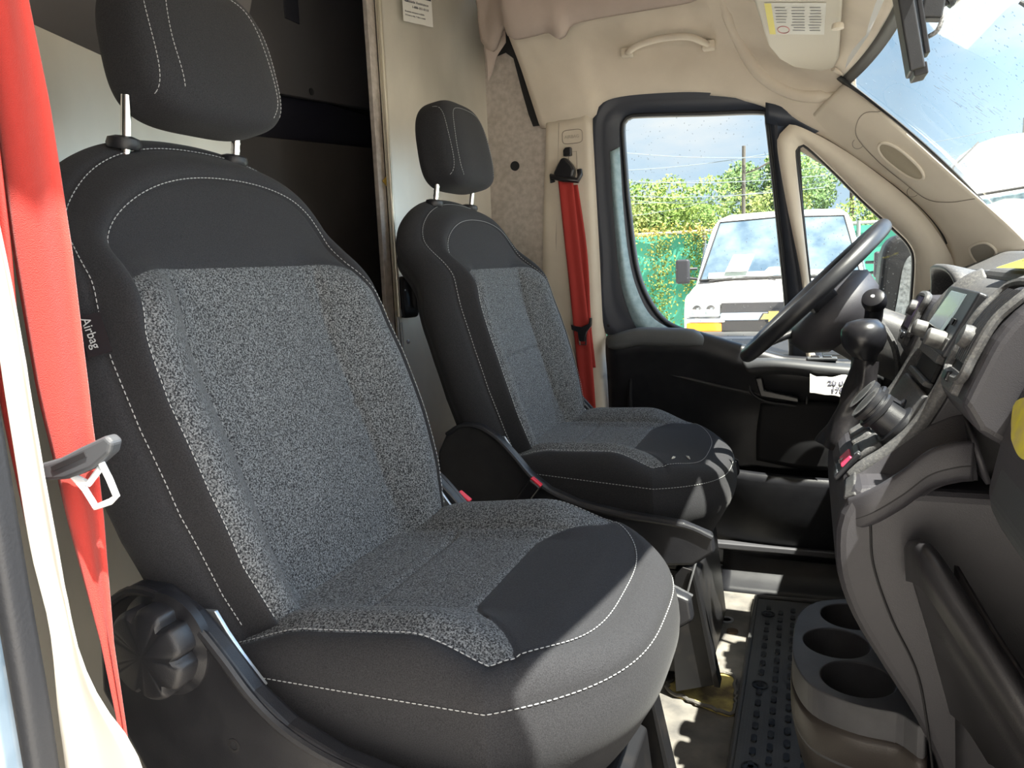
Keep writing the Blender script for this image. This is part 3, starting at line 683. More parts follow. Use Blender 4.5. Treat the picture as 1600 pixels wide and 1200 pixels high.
# map bin
ribbon('map_bin', [[(.30, .90, .345), (.45, .86, .335), (.60, .845, .330), (.80, .85, .325)], [(.30, .89, .335), (.45, .845, .325), (.60, .83, .320), (.80, .835, .315)], [(.30, .90, .22), (.45, .86, .20), (.60, .845, .19), (.80, .85, .19)], [(.30, .92, .10), (.45, .89, .08), (.60, .88, .08), (.80, .88, .08)]], M_BLK, dr, 30, 16, False, .006)
ribbon('speaker_panel', [[(.50, .90, .52), (.60, .885, .53), (.72, .885, .53), (.85, .89, .52)], [(.49, .89, .44), (.60, .862, .44), (.72, .86, .44), (.85, .87, .44)], [(.49, .89, .36), (.60, .865, .35), (.72, .86, .35), (.85, .87, .35)]], M_DARK, dr, 30, 16, False, .004)
m = MB(); m.lathe([(.008, -.002), (.008, .003), (.004, .005)], (.068, .918, .742), (0, -1, 0), 20); m.build('grommet', M_DARK, dr)
box('sill_plate', (.60, .86, .115), (.50, .03, .018), mat('sill_alu', (.10, .10, .11), .4, .3), dr, None, .004)
# rain drops left on the two panes
def drops(name, n, fn, nrm, rmin, rmax, parent):
    m = MB(); nrm = Vector(nrm).normalized(); a = nrm.orthogonal().normalized(); b = nrm.cross(a)
    for i in range(n):
        p_ = fn()
        if p_ is None: continue
        r0 = random.uniform(rmin, rmax); k = 7
        el = random.uniform(.8, 1.3)
        vs = [p_+(a*math.cos(2*math.pi*j/k)*r0*el+b*math.sin(2*math.pi*j/k)*r0) for j in range(k)]
        vs2 = [p_+(a*math.cos(2*math.pi*j/k)*r0*el+b*math.sin(2*math.pi*j/k)*r0)*.6+nrm*r0*.35 if False else p_+(a*math.cos(2*math.pi*j/k)*r0*el+b*math.sin(2*math.pi*j/k)*r0)*.6+nrm*r0*.35 for j in range(k)]
        m.add(vs+vs2+[p_+nrm*r0*.5], [(j, (j+1) % k, k+(j+1) % k, k+j) for j in range(k)]+[(k+j, k+(j+1) % k, 2*k) for j in range(k)])
    o = m.build(name, M_DROP, parent, True, 180, False); o['kind'] = 'stuff'; return o
def inpoly(x, z, P):
    c = False; n = len(P)
    for i in range(n):
        x1, z1 = P[i]; x2, z2 = P[i-1]
        if (z1 > z) != (z2 > z) and x < (x2-x1)*(z-z1)/(z2-z1)+x1: c = not c
    return c
def rp(P, x0, x1, z0, z1, y):
    def f():
        for _ in range(20):
            x, z = random.uniform(x0, x1), random.uniform(z0, z1)
            if inpoly(x, z, P): return Vector((x, y, z))
    return f
drops('rain_drops', 420, rp(Wp, .12, .57, .65, 1.33, .9455), (0, 1, 0), .0006, .0019, dr)
drops('rain_drops', 420, rp(Qw, .58, .87, .65, 1.2, .9455), (0, 1, 0), .0006, .0018, dr)
# ---- A pillar trim, driver side
ap = thing('trim_2', (.85, .88, .9), None, None, kind='structure')
LOW = [(.60, .912, 1.262), (.715, .912, 1.178), (.835, .912, 1.078), (.910, .912, .998), (.950, .912, .925), (.967, .912, .85)]
UP = [(.700, .845, 1.345), (.720, .835, 1.315), (.807, .820, 1.230), (.891, .815, 1.141), (.987, .810, 1.041), (1.10, .805, .925)]
LOW = cr_pts(LOW, 40); UP = cr_pts(UP, 40)
MIDS = []
for t, dy in ((.12, -.004), (.35, -.010), (.5, -.014), (.65, -.012), (.85, -.006)):
    MIDS.append([tuple(LOW[i]*(1-t)+UP[i]*t+np.array([0, dy, 0])) for i in range(40)])
ribbon('pillar_cover', [[tuple(q+np.array([-.035, .035, -.045])) for q in LOW], [tuple(q+np.array([0, .015, -.004])) for q in LOW], list(map(tuple, LOW))]+MIDS+[list(map(tuple, UP))], M_BEIGE, ap, 60, 24, False, .004, 0)
def APt(u, t, d=0.0):
    i = u*39; a = int(min(38, i)); fr = i-a
    L = LOW[a]*(1-fr)+LOW[a+1]*fr; U_ = UP[a]*(1-fr)+UP[a+1]*fr
    return Vector(L*(1-t)+U_*t+np.array([0, float(np.interp(t, [0, .12, .35, .5, .65, .85, 1], [0, -.004, -.010, -.014, -.012, -.006, 0])), 0])+np.array([-.5, -.7, -.3])*d)
# grab handle recess: rim plus a flat fill, darkened for a hollow's shade
cen_u, cen_t = .40, .50
rim = [APt(.42+.115*math.copysign(abs(math.cos(a))**.8, math.cos(a)), .50+.19*math.sin(a)*(1 if math.sin(a) < 0 else .9), .005) for a in np.linspace(0, 2*math.pi, 64)]
m = MB(); m.tube(rim, .0035, 8, False); m.build('grab_rim', M_BEIGE, ap)
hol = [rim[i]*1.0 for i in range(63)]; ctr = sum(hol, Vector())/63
raw('grab_recess', hol+[h_*.55+ctr*.45 for h_ in hol]+[ctr], [(i, (i+1) % 63, 63+(i+1) % 63, 63+i) for i in range(63)]+[(63+i, 63+(i+1) % 63, 126) for i in range(63)], mat('recess_shade_tan', (.36, .31, .23), .6), ap)
ln = [APt(u, t, .0035) for u, t in [(.20, 1.0), (.16, .8), (.17, .55), (.22, .33), (.35, .20), (.50, .17), (.62, .22), (.68, .5), (.72, .95)]]
m = MB(); m.tube([Vector(q) for q in cr_pts(ln, 70)], .0009, 6); m.build('trim_seam', mat('seam_shadow', (.2, .17, .14)), ap)
for uu, tt in ((.24, .25), (.56, .14)):
    c0 = APt(uu, tt, .0038); m = MB(); m.tube([c0+Vector((math.cos(a)*.013, 0, math.sin(a)*.013)) for a in np.linspace(0, 2*math.pi, 30)], .0006, 6, False); m.build('clip_cap_outline', mat('seam_shadow', (.2, .17, .14)), ap)
m = MB()
sg_ = [APt(.90, .30, .006), APt(.905, .55, .006), APt(.965, .60, .006), APt(.985, .35, .006)]
gr = raw('tweeter_grille', cr_pts([tuple(q) for q in sg_], 40, True), [tuple(range(40))], mat('tweeter_mesh', (.25, .225, .19), .7, bump=1., bscale=600), ap, False)
m = MB(); rr_ = [Vector(q) for q in cr_pts([tuple(q) for q in sg_], 40, True)]; m.tube(rr_+[rr_[0]], .003, 6, False); m.build('grille_rim', M_BEIGE, ap)
m = MB(); m.tube([Vector(q)+Vector((0, .012, .004)) for q in LOW[:34]], .006, 8); m.build('pillar_seal', M_RUB, ap)
# ---- windscreen
def wx(y): return .762-.075*(abs(y)/.86)**2.4      # plan curve at the header
def wpt(y, t):
    x0 = wx(y); z0 = 1.345; x1 = 1.17-.075*(abs(y)/.86)**2.4; z1 = .905
    return Vector((x0+(x1-x0)*t+.012*math.sin(math.pi*t), y, z0+(z1-z0)*t+.012*math.sin(math.pi*t)))
ys = np.linspace(-.86, .845, 36)
ws = thing('window_1', (.95, 0, 1.1), None, None, kind='structure')
raw('windscreen_glass', [wpt(y, t) for t in np.linspace(-.02, 1.05, 12) for y in ys], grid_faces(12, 36), M_WIND, ws)
# black ceramic border at the header and the driver side edge
bw = []
ribbon('windscreen_border', [[tuple(wpt(y, -.015)) for y in ys], [tuple(wpt(y, .028)+Vector((-.002, 0, -.002))) for y in ys]], M_RUB, ws, 60, None, False, .004, 0)
ribbon('windscreen_border', [[tuple(wpt(.847, t)+Vector((-.006, 0, 0))) for t in np.linspace(-.02, 1.05, 12)], [tuple(wpt(.815, t)+Vector((-.004, 0, -.002))) for t in np.linspace(-.02, 1.05, 12)]], M_RUB, ws, 60, None, False, .004, 0)
def wd():
    y = random.uniform(-.2, .84); t = random.uniform(.02, .98); return wpt(y, t)
nW = (wpt(.1, .5)-wpt(0, .5)).cross(wpt(0, .6)-wpt(0, .5)); nW = nW if nW.x > 0 else -nW
drops('rain_drops', 1100, wd, nW, .0009, .0024, ws)
# two patches of thin streaks on the inside of the glass
M_STREAK = M_DROP
for (ya, ta) in ((.52, .22), (.52, .60)):
    q = [wpt(ya, ta), wpt(ya-.03, ta+.20), wpt(ya-.16, ta+.20), wpt(ya-.13, ta)]
    m = MB()
    for k in range(40):
        a, b = random.random(), random.random()
        p0 = q[0].lerp(q[3], a).lerp(q[1].lerp(q[2], a), b); d_ = (q[1]-q[0]).normalized()*random.uniform(.005, .02)
        w_ = (q[3]-q[0]).normalized()*random.uniform(.001, .003)
        off = -nW.normalized()*.001
        m.add([p0+off, p0+d_+off, p0+d_+w_+off, p0+w_+off], [(0, 1, 2, 3)])
    m.build('glass_streaks', M_STREAK, ws, False)['kind'] = 'stuff'
# passenger side A pillar and roof rail (out of the frame, they shade the cab)
S(ribbon('trim_3', [[tuple(wpt(-.86, t)) for t in (-.05, .3, .6, 1.1)], [tuple(wpt(-.86, t)+Vector((-.07, -.06, -.03))) for t in (-.05, .3, .6, 1.1)]], M_BEIGE, None, 20, 3, False, .03, 0))
S(ribbon('trim_4', [[(-.5, -.95, 1.36), (0, -.95, 1.42), (.35, -.95, 1.40), (.70, -.90, 1.34)], [(-.5, -.95, 1.75), (0, -.95, 1.75), (.35, -.95, 1.60), (.70, -.86, 1.38)]], M_BEIGE, None, 20, 3, False, .04, 0))
# bodywork outside: roof skin, rear quarter
S(ribbon('wall_roof_skin', [[(-1.9, y, 1.90), (-.2, y, 1.90), (.30, y, 1.78), (wx(min(.86, abs(y)))-.10, y, 1.44), (wx(min(.86, abs(y)))-.012, y, 1.368)] for y in (-1.0, -.5, 0, .5, 1.0)], M_WHITEP, None, 30, None, False, .02, 0, False))
S(box('wall_body_left', (-.95, 1.02, .6), (1.75, .03, 2.5), M_WHITEP, None, None, 0))
S(box('wall_body_right', (-1.18, -1.02, .6), (1.45, .03, 2.5), M_WHITEP, None, None, 0))
S(ribbon('wall_upper_left', [[(-.1, 1.0, 1.39), (.35, 1.0, 1.40), (.52, .99, 1.355), (.67, .93, 1.34)], [(-.1, 1.0, 1.88), (.35, 1.0, 1.76), (.52, .98, 1.58), (.67, .90, 1.39)]], M_WHITEP, None, 20, None, False, .01, 0, False))
S(ribbon('wall_bonnet', [[(1.20, y, .88-.10*abs(y)**2), (1.6, y, .74-.10*abs(y)**2), (2.2, y, .45-.12*abs(y)**2)] for y in (-.95, -.5, 0, .5, .95)], M_WHITEP, None, 20, 20, False, .02, 0))
S(box('wall_scuttle', (1.3, 0, .3), (.3, 1.9, 1.1), M_BLK, None, None, 0))
S(box('wall_outer_door', (.45, .985, .25), (1.1, .02, .75), M_WHITEP, None, None, 0))
# ---- passenger side door opening: B pillar trim, rubber seal, painted edge
M_BEIGE2 = mat('dimmed_beige_plastic', (.40, .385, .35), .6)  # same beige plastic, colour lowered to offset strong light here
ps = thing('trim_5', (.1, -.94, .3), None, None, kind='structure')
ribbon('pillar_cover', [[(.02, -.940, 1.55), (.06, -.940, 1.2), (.088, -.940, .96), (.092, -.940, .842), (.095, -.940, .741), (.103, -.940, .682), (.100, -.940, .614), (.099, -.940, .555), (.09, -.94, .45)], [(.024, -.93, 1.55), (.064, -.93, 1.2), (.094, -.93, .96), (.098, -.93, .842), (.101, -.93, .741), (.109, -.93, .682), (.109, -.93, .645), (.118, -.93, .59), (.13, -.93, .45)], [(.026, -.93, 1.55), (.066, -.93, 1.2), (.0975, -.93, .938), (.104, -.93, .824), (.109, -.93, .742), (.1145, -.93, .668), (.132, -.93, .622), (.165, -.93, .575), (.185, -.93, .45)], [(.0, -.915, 1.55), (.04, -.915, 1.2), (.06, -.915, .938), (.07, -.915, .824), (.075, -.915, .742), (.08, -.915, .668), (.095, -.915, .622), (.12, -.915, .575), (.14, -.915, .45)]], M_BEIGE2, ps, 60, 24, False, .002, 0)
ribbon('door_seal', [[(.0, -.945, 1.55), (.05, -.945, 1.15), (.068, -.955, .94), (.072, -.955, .82), (.074, -.955, .72), (.076, -.955, .62), (.075, -.955, .48)], [(.012, -.97, 1.55), (.062, -.97, 1.15), (.082, -.972, .94), (.086, -.972, .82), (.088, -.972, .72), (.090, -.972, .62), (.09, -.972, .48)], [(.035, -.972, 1.55), (.085, -.972, 1.15), (.100, -.972, .94), (.106, -.972, .82), (.108, -.972, .72), (.110, -.972, .62), (.108, -.972, .48)], [(.035, -.950, 1.55), (.085, -.950, 1.15), (.100, -.955, .94), (.106, -.955, .82), (.109, -.955, .72), (.113, -.955, .62), (.112, -.955, .48)]], M_RUB, ps, 50, 20, False, .002, 0)
ribbon('painted_edge', [[(-.02, -.98, 1.55), (.04, -.98, 1.1), (.06, -.99, .9), (.075, -.99, .75), (.085, -.99, .62), (.09, -.99, .5)], [(.03, -1.0, 1.55), (.085, -1.0, 1.1), (.105, -1.0, .9), (.112, -1.0, .75), (.116, -1.0, .62), (.12, -1.0, .5)], [(.035, -.985, 1.55), (.09, -.985, 1.1), (.108, -.985, .9), (.115, -.985, .75), (.119, -.985, .62), (.122, -.985, .5)]], M_PAINT, ps, 40, 12, False, .002, 0)
# ---- rear quarter behind the passenger belt
S(box('wall_right', (-.2, -.975, .75), (.50, .03, 1.7), M_BEIGE, None, None, 0))
# ================================================================== FLOOR COVERINGS
fm = thing('rubber_mat', (.75, .4, 0), 'ribbed dark rubber floor mat with rows of oval studs', 'floor mat')
box('mat_sheet', (.655, .33, .004), (.31, .86, .008), M_MAT, fm, None, .003)
m = MB(); m.tube([(.50, .765, .010), (.50, -.10, .010)], .006, 8); m.tube([(.50, .765, .010), (.80, .785, .010)], .006, 8); m.build('mat_edge', mat('edge_rubber', (.10, .10, .10), .5), fm)
m = MB()
for k in range(46):
    x = .50+.0065*k; m.box((x, .33, .0085), (.002, .84, .0012))
m.build('rib', M_MAT, fm, False)['kind'] = 'stuff'
cnt = 0
for i, x in enumerate((.535, .565, .595, .625, .655)):
    for j in range(19):
        y = .70-.042*j - (.021 if i % 2 else 0)
        if (i, j) in ((0, 1), (0, 9), (0, 17)): continue
        pts = []
        for k in range(20):
            a = 2*math.pi*k/20; pts.append(Vector((x+.0062*math.cos(a), y+.0062*math.sin(a)+(.007 if math.sin(a) > 0 else -.007), .0095)))
        m = MB(); vs = pts+[p_+Vector((0, 0, .0025))-(p_-Vector((x, y, .0095)))*.15 for p_ in pts]
        m.add(vs, [(k, (k+1) % 20, 20+(k+1) % 20, 20+k) for k in range(20)]+[tuple(range(20, 40))])
        m.build('oval_stud', M_LOZ, fm, False)
for y in (.665, .31, .02):
    m = MB(); m.lathe([(.017, .0), (.017, .003), (.014, .0035), (.013, .001), (.007, .001), (.006, .003), (.0, .003)], (.535, y, .009), (0, 0, 1), 28); m.build('round_fastener', M_LOZ, fm)
tp = thing('torn_floor_patch', (.42, .30, 0), 'torn hole in floor covering showing yellow foam beside the rubber mat', 'foam patch')
fo = cr_pts([(.352, .236, .004), (.40, .215, .004), (.484, .185, .004), (.488, .25, .004), (.476, .335, .004), (.43, .345, .004), (.37, .325, .004), (.348, .28, .004)], 50, True)
raw('foam', list(fo)+[Vector(q)+Vector((0, 0, -.003)) for q in fo], [tuple(range(50))]+[(i, (i+1) % 50, 50+(i+1) % 50, 50+i) for i in range(50)], M_FOAM, tp, False)
m = MB(); rg = [Vector((q[0]+random.uniform(-.004, .004), q[1]+random.uniform(-.004, .004), .006+random.uniform(0, .003))) for q in fo]; m.tube(rg+[rg[0]], .004, 6, False); m.build('torn_edge', M_FLOOR, tp)
fl = []
for k in range(7):
    x = .335+.018*k; fl.append([(x, .345+.01*random.random(), .004), (x+.002, .36, .012+.01*random.random()), (x-.004, .385+.01*random.random(), .006)])
ribbon('curled_flap', fl, M_FLOOR, tp, 10, 20, False, .0025, 0)
# washers and debris by the driver pedestal
m = MB(); m.lathe([(.018, 0), (.018, .003), (.011, .003), (.011, 0)], (.435, .62, .0), (0, 0, 1), 24)
tag(m.build('washer', M_STEEL, None), 'steel washer ring on the floor beside the driver seat bracket', 'washer')
m = MB(); m.lathe([(.014, 0), (.014, .004), (.010, .005), (.004, .003), (0, .003)], (.455, .56, .0), (0, 0, 1), 20)
tag(m.build('floor_bolt', mat('rust', (.12, .08, .05), .8), None), 'rusty floor bolt between the driver seat and the rubber mat', 'bolt')
S(ribbon('trim_6', [[(.40, .80, .0), (.60, .80, .0), (.90, .80, .0)], [(.40, .86, .035), (.60, .86, .035), (.90, .86, .035)], [(.40, .90, .10), (.60, .90, .10), (.90, .90, .10)]], M_BLK, None, 20, 8, False, .004, 0))
S(ribbon('wall_front', [[(.86, y, 0), (1.0, y, .20), (1.10, y, .45), (1.12, y, .8)] for y in (-.95, 0, .95)], M_DARK, None, 20, None, False, .01, 0))
# ================================================================== DASHBOARD
K = [(.95, .905), (.885, .888), (.85, .868), (.82, .832), (.80, .785), (.782, .740), (.755, .690), (.722, .655), (.69, .630), (.668, .600), (.658, .56), (.662, .50), (.683, .44), (.724, .37), (.766, .30), (.798, .22), (.81, .10), (.815, .0)]
Kc = cr_pts(K, 300)
def kat(z):
    i = int(np.argmin(np.abs(Kc[:, 1]-z))); i = max(2, min(297, i))
    p_ = Kc[i]; t = Kc[i-2]-Kc[i+2]; t /= np.linalg.norm(t)
    return Vector((p_[0], 0, p_[1])), Vector((t[0], 0, t[1])), Vector((-t[1], 0, t[0]))
def kp(z, y, off=0., du=0.):
    p_, t, n = kat(z); return p_+Vector((0, y, 0))+n*off+t*du
def kmat(z):
    p_, t, n = kat(z); X = Vector((0, -1, 0))
    return Matrix(((X.x, t.x, n.x), (X.y, t.y, n.y), (X.z, t.z, n.z)))
def kbox(name, z, y, size, material, parent, off=0., bev=.002):
    return box(name, kp(z, y, off), size, material, parent, kmat(z), bev)
dash = thing('dashboard', (.95, 0, 0), 'dark grey dashboard with tall centre stack under the windscreen', 'dashboard')
lower = [tuple(q) for q in Kc if .0 <= q[1] <= .625][::6]
lowc = prism('console_body', [(.72, .625)]+lower+[(.815, 0), (1.15, 0), (1.15, .625)], 'y', -.245, .205, M_DASH, dash, .014, 3)
up = [tuple(q) for q in Kc if q[1] >= .60][::5]
# stack face, slightly hollow between its two side ribs
rows = []
for y, o in [(-.171, -.012), (-.168, .003), (-.160, .006), (-.150, .004), (-.146, -.006), (-.140, -.010), (0, -.010), (.125, -.010), (.131, -.006), (.135, .004), (.145, .006), (.153, .003), (.157, -.012)]:
    rows.append([tuple(kp(z, y, o)) for z in np.linspace(.615, .888, 50)])
ribbon('stack_face', rows, M_DUST, dash, 80, None, False, .003, -1)
prism('stack_body', [tuple(np.array(q)+np.array([.012, -.006])) for q in up]+[(.71, .60), (1.10, .60), (1.10, .90)], 'y', -.166, .151, M_DASH, dash, .004)
# dash top and passenger side, driver side
prism('dash_top', [(.885, .888), (.93, .905), (1.05, .915), (1.22, .900), (1.22, .80), (.90, .80)], 'y', -.94, .155, M_DUST, dash, .012)
prism('dash_top', [(.965, .872), (1.05, .915), (1.22, .900), (1.22, .80), (.95, .80)], 'y', .155, .90, M_DUST, dash, .012)
prism('passenger_fascia', [(.91, .875), (.868, .835), (.836, .775), (.818, .715), (.808, .655), (.828, .612), (.862, .588), (.95, .50), (1.10, .50), (1.10, .88)], 'y', -.93, -.345, M_DASH, dash, .012, 3)
prism('glovebox_lid', [(.845, .78), (.822, .722), (.804, .655), (.822, .618), (.86, .60), (.87, .77)], 'y', -.90, -.375, mat('lid_plastic', (.05, .055, .06), .45, bump=.4, bscale=900), dash, .010, 3)
prism('driver_fascia', [(.96, .862), (.90, .822), (.872, .78), (.866, .72), (.88, .62), (.93, .52), (1.10, .45), (1.10, .88)], 'y', .16, .90, M_DASH, dash, .012, 3)
# centre vents, mirror pair
def vent(s, nm):
    a, b = sorted((s*.165, s*.335)); zm = .887 if s < 0 else .846; dz_ = 0 if s < 0 else 1
    poly = [(.800, .722), (.783, .752)]+[(q[0]-.004, q[1]) for q in up[::-1] if .765 < q[1] < zm]+[(.93, zm-.002), (1.0, zm-.007), (1.0, .70), (.835, .70)]
    h = prism('vent_housing', poly, 'y', a, b, M_DASH, dash, .010, 3)
    # raised frame around the slot
    zf = lambda z: z if s < 0 else .772+(z-.772)*.66
    fr = [kp(zf(z), s*yy, .010) for z, yy in [(.772, .215), (.80, .212), (.84, .212), (.872, .215), (.874, .300), (.84, .306), (.80, .306), (.772, .300)]]
    m = MB(); c = [Vector(q) for q in cr_pts([tuple(q) for q in fr], 60, True)]; m.tube(c+[c[0]], .006, 8, False); m.build('vent_frame', M_DUST, h)
    raw('vent_slot', [kp(zf(z), s*yy, .0075) for z, yy in [(.775, .218), (.80, .216), (.84, .216), (.870, .218), (.870, .298), (.84, .302), (.80, .302), (.775, .298)]], [(0, 1, 6, 7), (1, 2, 5, 6), (2, 3, 4, 5)], M_DARK, h, False)
    for k in range(6):
        yy = .240+.0105*k
        m = MB(); m.tube([kp(zf(z), s*yy, .012) for z in np.linspace(.790, .868, 14)], .0022, 6); m.build('vent_slat', M_BLK if s < 0 else mat('violet_slat', (.09, .07, .14), .4), h)
    m = MB(); c0 = kp(.815, s*.262, .010); n0 = kat(.815)[2]; t0 = kat(.815)[1]
    m.lathe([(.013, 0), (.0145, .006), (.013, .014), (.0, .015)], c0, Vector((0, s*.5, 0))*0+n0, 22); m.build('vent_tab', M_DUST, h)
    kbox('vent_end_cap', .766, s*.258, (.075, .026, .016), M_DUST, h, .006, .005)
    kbox('vent_wheel', .768, s*.250, (.026, .014, .014), M_BLKS, h, .012, .003)
vent(-1, 0); vent(1, 0)
# radio
radio = kbox('radio', .822, -.005, (.232, .098, .014), M_BLK, dash, -.003, .004)
kbox('radio_screen', .833, .010, (.125, .060, .004), M_SCREEN, radio, .006, .001)
kbox('radio_bezel', .792, -.005, (.215, .020, .006), M_DUST, radio, .005, .002)
for k in range(5): kbox('radio_button', .824, -.078-.004*0, (.018, .010, .004), M_GREYP, radio, .0065, .001).location = (0, 0, 0) if k else (0, 0, 0)
for y in (.068, -.082):
    m = MB(); n0 = kat(.795)[2]; m.lathe([(.0125, 0), (.0135, .004), (.0125, .022), (.010, .024), (.0, .024)], kp(.797, y, .006), n0, 28); m.build('radio_knob', mat('knob_dusty', (.045, .045, .048), .5, col2=(.20, .20, .195), nscale=50), radio)
# lower buttons and cubby
kbox('button_row', .772, -.005, (.17, .014, .012), M_DUST, dash, .0, .002)
cb = kbox('coin_cubby', .752, -.005, (.16, .028, .006), M_DARK, dash, -.004, .002)
kbox('cubby_lip', .735, -.005, (.17, .008, .014), M_DUST, dash, .0, .002)
kbox('climate_panel', .700, -.01, (.25, .055, .012), M_DUST, dash, -.002, .006)
for k, y in enumerate((-.105, -.035)):
    n0 = kat(.680)[2]; c0 = kp(.676, y, .002)
    m = MB(); m.lathe([(.033, 0), (.033, .006), (.026, .008), (.024, .030), (.029, .032), (.030, .038), (.028, .041), (.024, .041), (.024, .0445), (.027, .046), (.0275, .052), (.025, .055), (.0, .055)], c0, n0, 40)
    kd = m.build('climate_knob', M_BLK, dash)
    m = MB()
    for r0 in (.026, .022): m.lathe([(r0, .0), (r0+.0012, .0006), (r0-.002, .0012)], c0+n0*.0552, n0, 40)
    m.build('knob_ring', M_DUST, kd)
kbox('switch_bank', .642, -.075, (.095, .040, .010), M_DUST, dash, .002, .004)
for k in range(3): kbox('switch_scallop', .640, -.045+.033*k, (.026, .034, .012), M_DUST, dash, .006, .008)
sw = kbox('hazard_switch_panel', .618, -.100, (.058, .052, .008), M_BLK, dash, .004, .003)
kbox('hazard_button', .620, -.100, (.052, .020, .006), mat('hazard_red', (.72, .05, .13), .4), sw, .008, .002)
kbox('lock_button', .604, -.100, (.052, .010, .005), M_GREYP, sw, .008, .002)
kbox('lock_button', .634, -.100, (.052, .010, .005), M_GREYP, sw, .008, .002)
m = MB(); a = [kp(.616, -.100+.010*math.cos(t), .012, .005*math.sin(t)) for t in (math.pi/2, math.pi*7/6, math.pi*11/6)]; m.tube(a+[a[0]], .0007, 5); m.build('hazard_triangle', M_PAPER, sw)
# open tray along the near side of the stack
outer = [(.672, -.235, .605), (.70, -.247, .622), (.735, -.250, .650), (.765, -.250, .678), (.795, -.250, .690), (.812, -.248, .692)]
inner = [(.676, -.175, .612), (.70, -.168, .632), (.735, -.166, .662), (.765, -.166, .688), (.795, -.166, .705), (.815, -.168, .710)]
oc, ic = cr_pts(outer, 30), cr_pts(inner, 30)
def sh(c, dx=0, dy=0, dz=0): return [tuple(q+np.array([dx, dy, dz])) for q in c]
tr = ribbon('side_tray', [sh(oc, .004, .010, -.052), sh(oc, 0, .0, -.045), sh(oc, 0, -.003, -.040), sh(oc, 0, -.004, -.004), sh(oc, 0, -.002, .0), sh(oc, 0, .003, .0), sh(oc, .001, .004, -.004), sh(oc, .008, .008, -.05), sh((oc+ic)/2, .012, .0, -.058), sh(ic, .012, -.006, -.055), sh(ic, .002, -.004, -.002), sh(ic, .002, .012, .002)], M_DASH, dash, 50, None, False, .003, 0)
cap = ribbon('tray_end', [sh(oc[:4], -.004, 0, .0), sh(ic[:4], -.004, 0, .0)], M_DUST, tr, 6, 6, False, .004, 0)
ribbon('tray_end_wall', [[(.812, -.252, .694), (.815, -.165, .712)], [(.83, -.252, .64), (.83, -.165, .64)]], M_DASH, tr, 4, None, False, .006, 0)
m = MB()
for k in range(9): m.box((random.uniform(.685, .715), random.uniform(-.228, -.19), .585+.010*random.random()+(.0 if k else 0)), (random.uniform(.006, .02), random.uniform(.004, .014), .002), Matrix.Rotation(random.uniform(0, 3), 3, 'Z'))
db = m.build('paper_scraps', M_PAPER, None, False); tag(db, 'white paper scraps in the rear tip of the dashboard side tray', 'paper scraps')
m = MB(); m.tube([(.720, -.225, .612), (.721, -.226, .624)], .0012, 6); m.lathe([(.0045, 0), (.0045, .003), (0, .004)], (.721, -.226, .624), (0, 0, 1), 12)
tag(m.build('push_pin', M_CHROME, None), 'small round headed metal pin standing in the dashboard side tray', 'pin')
# seam lines on the console side
m = MB(); m.tube([Vector(q)+Vector((0, -.0035, -.030)) for q in oc], .0016, 6)
m.tube([Vector(q) for q in cr_pts([(.700, -.2465, .575), (.705, -.2465, .52), (.728, -.2465, .45), (.76, -.2465, .38), (.775, -.2465, .31), (.79, -.2465, .2)], 30)], .0016, 6)
m.build('panel_joint', M_DARK, lowc)
# rear facing side pocket on the passenger side of the console
T_ = cr_pts([(.742, -.262, .560), (.748, -.300, .572), (.760, -.330, .568), (.795, -.370, .518), (.83, -.41, .468), (.87, -.45, .41)], 40)
ribbon('foot_pocket', [sh(T_, .020, .024, -.09), sh(T_, .011, .014, -.006), sh(T_, .009, .011, 0), sh(T_, .002, .002, 0), sh(T_, 0, 0, -.003), sh(T_, -.002, -.002, -.008), sh(T_, .001, .001, -.050), sh(T_, .010, .008, -.053), sh(T_, .030, .018, -.12), sh(T_, .06, .03, -.24)], mat('pocket_plastic', (.026, .025, .028), .32, bump=.3, bscale=900), dash, 40, None, False, .004, 0)
ribbon('kick_panel', [[(.80, -.243, .53), (.84, -.35, .47), (.93, -.50, .35)], [(.82, -.243, .10), (.86, -.35, .10), (.95, -.50, .05)]], M_DASH, dash, 12, None, False, .005, 0)
# yellow vinyl strips on the stack top and on the glovebox lid
ys_ = [(kp(.884, -.02, .010), kp(.884, -.150, .010)), (Vector((.93, -.02, .912)), Vector((.93, -.150, .912)))]
raw('yellow_strip', [Vector((.878, .02, .8965)), Vector((.884, -.160, .8985)), Vector((.94, -.160, .9165)), (Vector((.925, .02, .9125)))], [(0, 1, 2, 3)], M_YEL, dash, False)
mk = MB()
for k in range(5): mk.box((.905+.004*k, -.04-.022*k, .9085+.0012*k), (.016, .003, .001), Matrix.Rotation(-.3, 3, 'Y')@Matrix.Rotation(.5*k, 3, 'Z'))
mk.build('strip_lettering', M_INK, dash, False)
pp = cr_pts([(x_, y_, z_) for y_, z_ in ((-.352, .762), (-.360, .745), (-.382, .736), (-.40, .728), (-.45, .722), (-.50, .735), (-.50, .770), (-.42, .778)) for x_ in ((.8175+(z_-.715)*.30) if y_ > -.37 else (.8145+(z_-.715)*.36),)], 40, True)
yt = raw('yellow_tape', [Vector(q) for q in pp], [tuple(range(40))], mat('yellow_tape', (.80, .70, .04), .5, col2=(.62, .52, .15), nscale=40), dash, False); mod_solid(yt, .0008)
